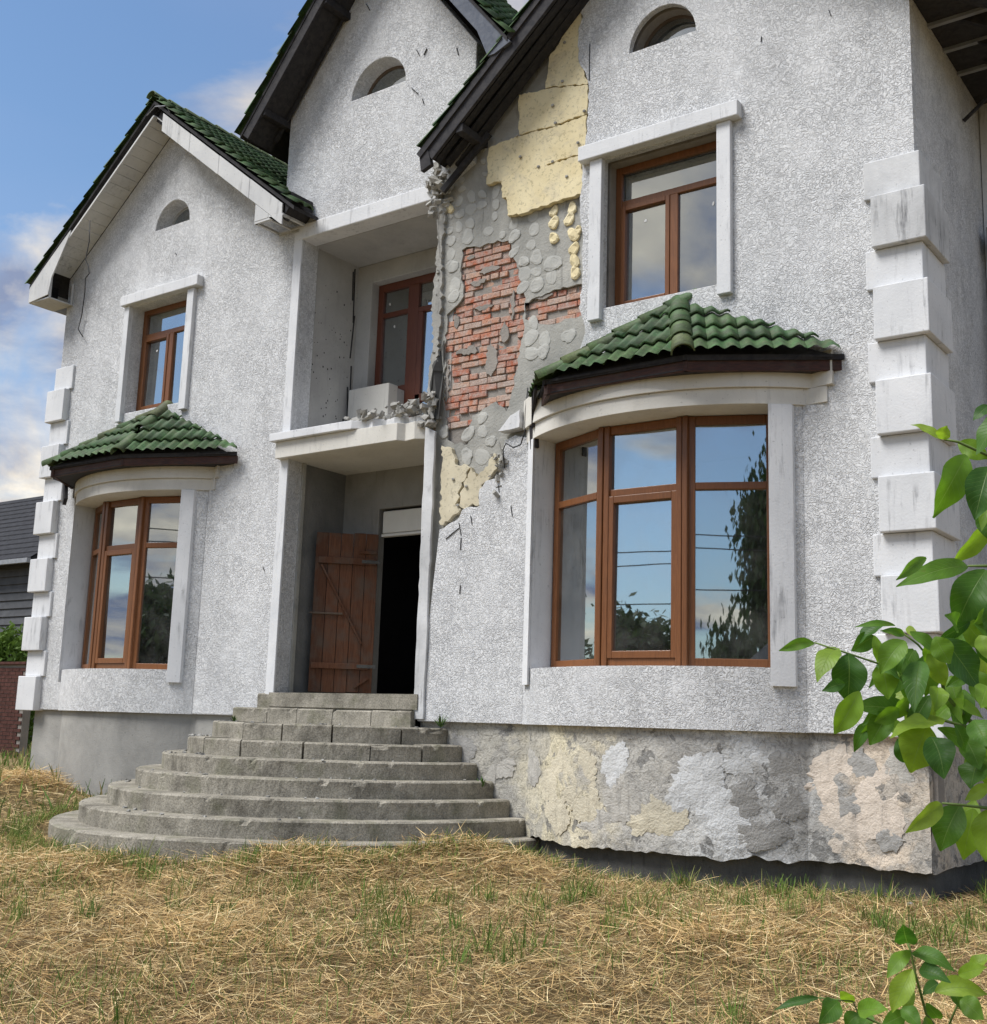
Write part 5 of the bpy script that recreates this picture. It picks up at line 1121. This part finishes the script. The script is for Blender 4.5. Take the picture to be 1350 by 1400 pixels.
# ------------------------------------------------------------------ trees and shrubs made of leaf clumps
def m_foliage(name, c1, c2):
    a = NT(name); c = a.ramp(a.noise(1.1, 4, .6), [(.3, c1), (.7, c2)]); a.out(c, .6, None, .3)
    tl = a.n('ShaderNodeBsdfTranslucent'); a.t.links.new(c, tl.inputs[0]); mx = a.n('ShaderNodeMixShader'); mx.inputs[0].default_value = .3
    a.t.links.new(a.b.outputs[0], mx.inputs[1]); a.t.links.new(tl.outputs[0], mx.inputs[2]); a.t.links.new(mx.outputs[0], a.t.nodes['Material Output'].inputs[0]); return a.m
M['fol_dark'] = m_foliage('dark_foliage', (.02, .045, .012), (.05, .09, .02)); M['fol_light'] = m_foliage('light_foliage', (.07, .14, .02), (.13, .21, .035))
def leafy(name, label, cat, loc, h, rx, trunk_h, nleaf, size, mat, seed, group=None, droop=0):
    loc = Vector((loc[0], loc[1], float(gz(loc[0], loc[1])))); g = np.random.default_rng(seed); T = thing(name, label, cat, loc, group); m = MB()
    m.tube([loc - Vector((0, 0, .2)), loc + Vector((.1, .05, h * .35)), loc + Vector((.05, -.1, h * .75))], max(.03, h * .022), 8, .35)
    cl = []
    for i in range(46):
        a = g.uniform(0, 6.28); t = g.random(); zz_ = trunk_h + (h - trunk_h) * t; rr = rx * math.sin(math.pi * min(1, (.12 + .86 * t))) ** .7 * g.uniform(.25, 1.)
        p = loc + Vector((math.cos(a) * rr, math.sin(a) * rr, zz_)); cl.append(p)
        if i % 3 == 0: s0 = loc + Vector((.05, 0, max(.3, zz_ * .7))); m.tube([s0, s0.lerp(p, .5) + Vector((0, 0, .1)), p], h * .006 + .005, 5, .3)
    m.build('trunk', M['bark'], T, smooth=True)
    C_ = np.array(cl)[g.integers(0, len(cl), nleaf)]; off = g.normal(0, 1, (nleaf, 3)) * np.array([rx * .17, rx * .17, h * .055]); P = C_ + off
    if droop: P[:, 2] -= np.abs(g.normal(0, 1, nleaf)) * droop
    a = g.normal(0, 1, (nleaf, 3)); a /= np.linalg.norm(a, axis=1)[:, None]; b_ = np.cross(a, g.normal(0, 1, (nleaf, 3))); b_ /= np.linalg.norm(b_, axis=1)[:, None]
    if droop: a = a * .3 + np.array([0, 0, -1.]); a /= np.linalg.norm(a, axis=1)[:, None]
    s = (size * g.uniform(.6, 1.3, nleaf))[:, None]; V = np.stack([P - a * s, P + b_ * s * .42, P + a * s, P - b_ * s * .42], 1).reshape(-1, 3)
    me = bpy.data.meshes.new('crown'); F = np.arange(nleaf * 4).reshape(-1, 4); me.from_pydata(V.tolist(), [], F.tolist()); me.materials.append(mat); link(bpy.data.objects.new('crown', me), T)
    return T
# left background: brick fence, shrubs, the neighbour's house
def far_pt(px, py, Y): return at(px, py, Y)
M['fence_brick'] = m_plain('dark_brick', (.075, .032, .026), .9, .2, .35, 9)
F0 = thing('brick_fence', 'low dark red brick fence at the far left edge', 'fence', (-24.2, 4.6, .6))
fx1 = at(37, 905, 4.6).x; fz0 = .3; fz1 = at(20, 905, 4.6).z
MB().box(-34, fx1, 4.62, 4.80, fz0, fz1 - .06).build('backing', M['mortar'], F0)
bm_ = rough_box(.245, .1, .068, .002).mesh('brick'); bm_.materials.append(M['fence_brick'])
r_ = 0; z = fz0 + .05
while z < fz1 - .1:
    x = fx1 - .13 - (.128 if r_ % 2 else 0)
    while x > fx1 - 2.6: inst('brick', bm_, F0, Matrix.Translation((x, 4.60, z))); x -= .257
    z += .08; r_ += 1
MB().box(-34, fx1 + .03, 4.55, 4.87, fz1 - .06, fz1).build('coping', M['fence_brick'], F0, bevel=.01)
for i, (px, dy, h, rx, n) in enumerate(((8, 6.5, 1.9, .9, 5000), (40, 7.2, 1.7, .8, 3500), (-40, 6.8, 2.1, 1.1, 3500))):
    q = at(px, 900, dy)
    leafy('shrub', ('bright green leafy shrub rising over the brick fence at left', 'green shrub behind the fence nearest the house corner', 'green shrub behind the fence beyond the left edge')[i], 'shrub', (q.x, dy), h + .9, rx, .3, n, .09, M['fol_light'], 40 + i, 'shrubs behind the fence')
NH = thing('neighbour_house', 'dark grey neighbouring house with shingle roof and horizontal siding at the far left', 'house', (-38, 14, .7))
M['shingle'] = m_plain('dark_shingle', (.030, .031, .036), .85, .2, .35, 5); M['siding'] = m_plain('grey_siding', (.085, .088, .095), .75, .25, .2, 3)
ex = at(46, 766, 12).x; ez = at(20, 766, 12).z; rz_ = at(20, 684, 16).z - 1.4
nw = MB().box(-46, ex - .35, 12.4, 20, .3, ez).build('wall', M['siding'], NH)
for k in range(22):
    zz_ = .6 + k * .27
    if zz_ < ez - .2: mm = MB(); mm.add([(-46, 12.34, zz_), (ex - .33, 12.34, zz_), (ex - .33, 12.39, zz_ + .265), (-46, 12.39, zz_ + .265), (-46, 12.4, zz_), (ex - .33, 12.4, zz_)], [(0, 1, 2, 3), (0, 4, 5, 1)]); mm.build('siding_plank', M['siding'], nw)
mm = MB(); ry = 16.0; plane_slab(mm, [(-47, 11.9, ez), (ex, 11.9, ez), (ex, ry, rz_ + 1.4), (-47, ry, rz_ + 1.4)], .18); plane_slab(mm, [(-47, 20.3, ez), (ex, 20.3, ez), (ex, ry, rz_ + 1.4), (-47, ry, rz_ + 1.4)], .18)
nr = mm.build('roof', M['shingle'], NH)
for k in range(14):
    t = k / 14; y0 = 11.88 + (ry - 11.88) * t; z0 = ez + (rz_ + 1.4 - ez) * t; y1 = 11.88 + (ry - 11.88) * (t + 1 / 14); z1 = ez + (rz_ + 1.4 - ez) * (t + 1 / 14)
    m2 = MB(); m2.add([(-47, y0, z0 + .05), (ex + .02, y0, z0 + .05), (ex + .02, y1, z1 + .01), (-47, y1, z1 + .01), (-47, y0, z0), (ex + .02, y0, z0)], [(0, 1, 2, 3), (4, 5, 1, 0)]); m2.build('shingle_course', M['shingle'], nr)
MB().box(-47, ex + .05, 11.72, 11.86, ez - .16, ez - .01).build('gutter', M['metal'], nr)

# ------------------------------------------------------------------ what the bay windows mirror, across the street
leafy('tree', 'tall dark weeping tree mirrored in the right light of the right bay window', 'tree', (7.4, -24), 11, 2.3, 1.6, 70000, .17, M['fol_dark'], 60, 'trees mirrored in the windows', droop=.9)
leafy('tree', 'rounded dark tree mirrored low in the middle light of the right bay window', 'tree', (-25, -38), 6.5, 3.4, 1.0, 16000, .18, M['fol_dark'], 61, 'trees mirrored in the windows')
leafy('tree', 'dark tree mirrored in the left bay window', 'tree', (-17.0, -22), 5.2, 2.6, 1.0, 14000, .18, M['fol_dark'], 62, 'trees mirrored in the windows')
leafy('tree', 'broad tree mirrored in the narrow left light of the right bay window', 'tree', (-42, -4.2), 7.0, 3.0, .8, 8000, .26, M['fol_dark'], 63, 'trees mirrored in the windows')
GH = thing('shed', 'low building with a dark pitched roof mirrored at the foot of the right bay window', 'shed', (8, -19, 0))
MB().box(3.6, 11, -22, -18, -.1, 2.4).build('wall', M['plinth_smooth'], GH)
mm = MB(); plane_slab(mm, [(3.0, -17.4, 2.2), (11.5, -17.4, 2.2), (11.5, -20, 4.6), (5.0, -20, 4.6)], .12); plane_slab(mm, [(3.0, -22.6, 2.2), (11.5, -22.6, 2.2), (11.5, -20, 4.6), (5.0, -20, 4.6)], .12); plane_slab(mm, [(3.0, -17.4, 2.2), (5.0, -20, 4.6), (3.0, -22.6, 2.2)], .12); mm.build('roof', M['shingle'], GH)
PO = [(-34, -22), (14, -22)]
for i, (x, y) in enumerate(PO): tag(MB().tube([(x, y, -.2), (x, y, 8.2)], .12, 8, .8).build('utility_pole', M['bark']), ('wooden utility pole across the street to the left', 'wooden utility pole across the street to the right')[i], 'pole', 'utility poles across the street')
for i, z in enumerate((7.9, 7.5, 6.3)):
    pts = [Vector((-34 + 48 * t, -22, z - 1.0 * 4 * t * (1 - t) * .6)) for t in [k / 16 for k in range(17)]]
    tag(MB().tube(pts, .02, 5).build('overhead_wire', M['cable']), ('topmost overhead wire mirrored in the bay windows', 'middle overhead wire mirrored in the bay windows', 'lowest overhead wire mirrored in the bay windows')[i], 'wire', 'overhead wires across the street')
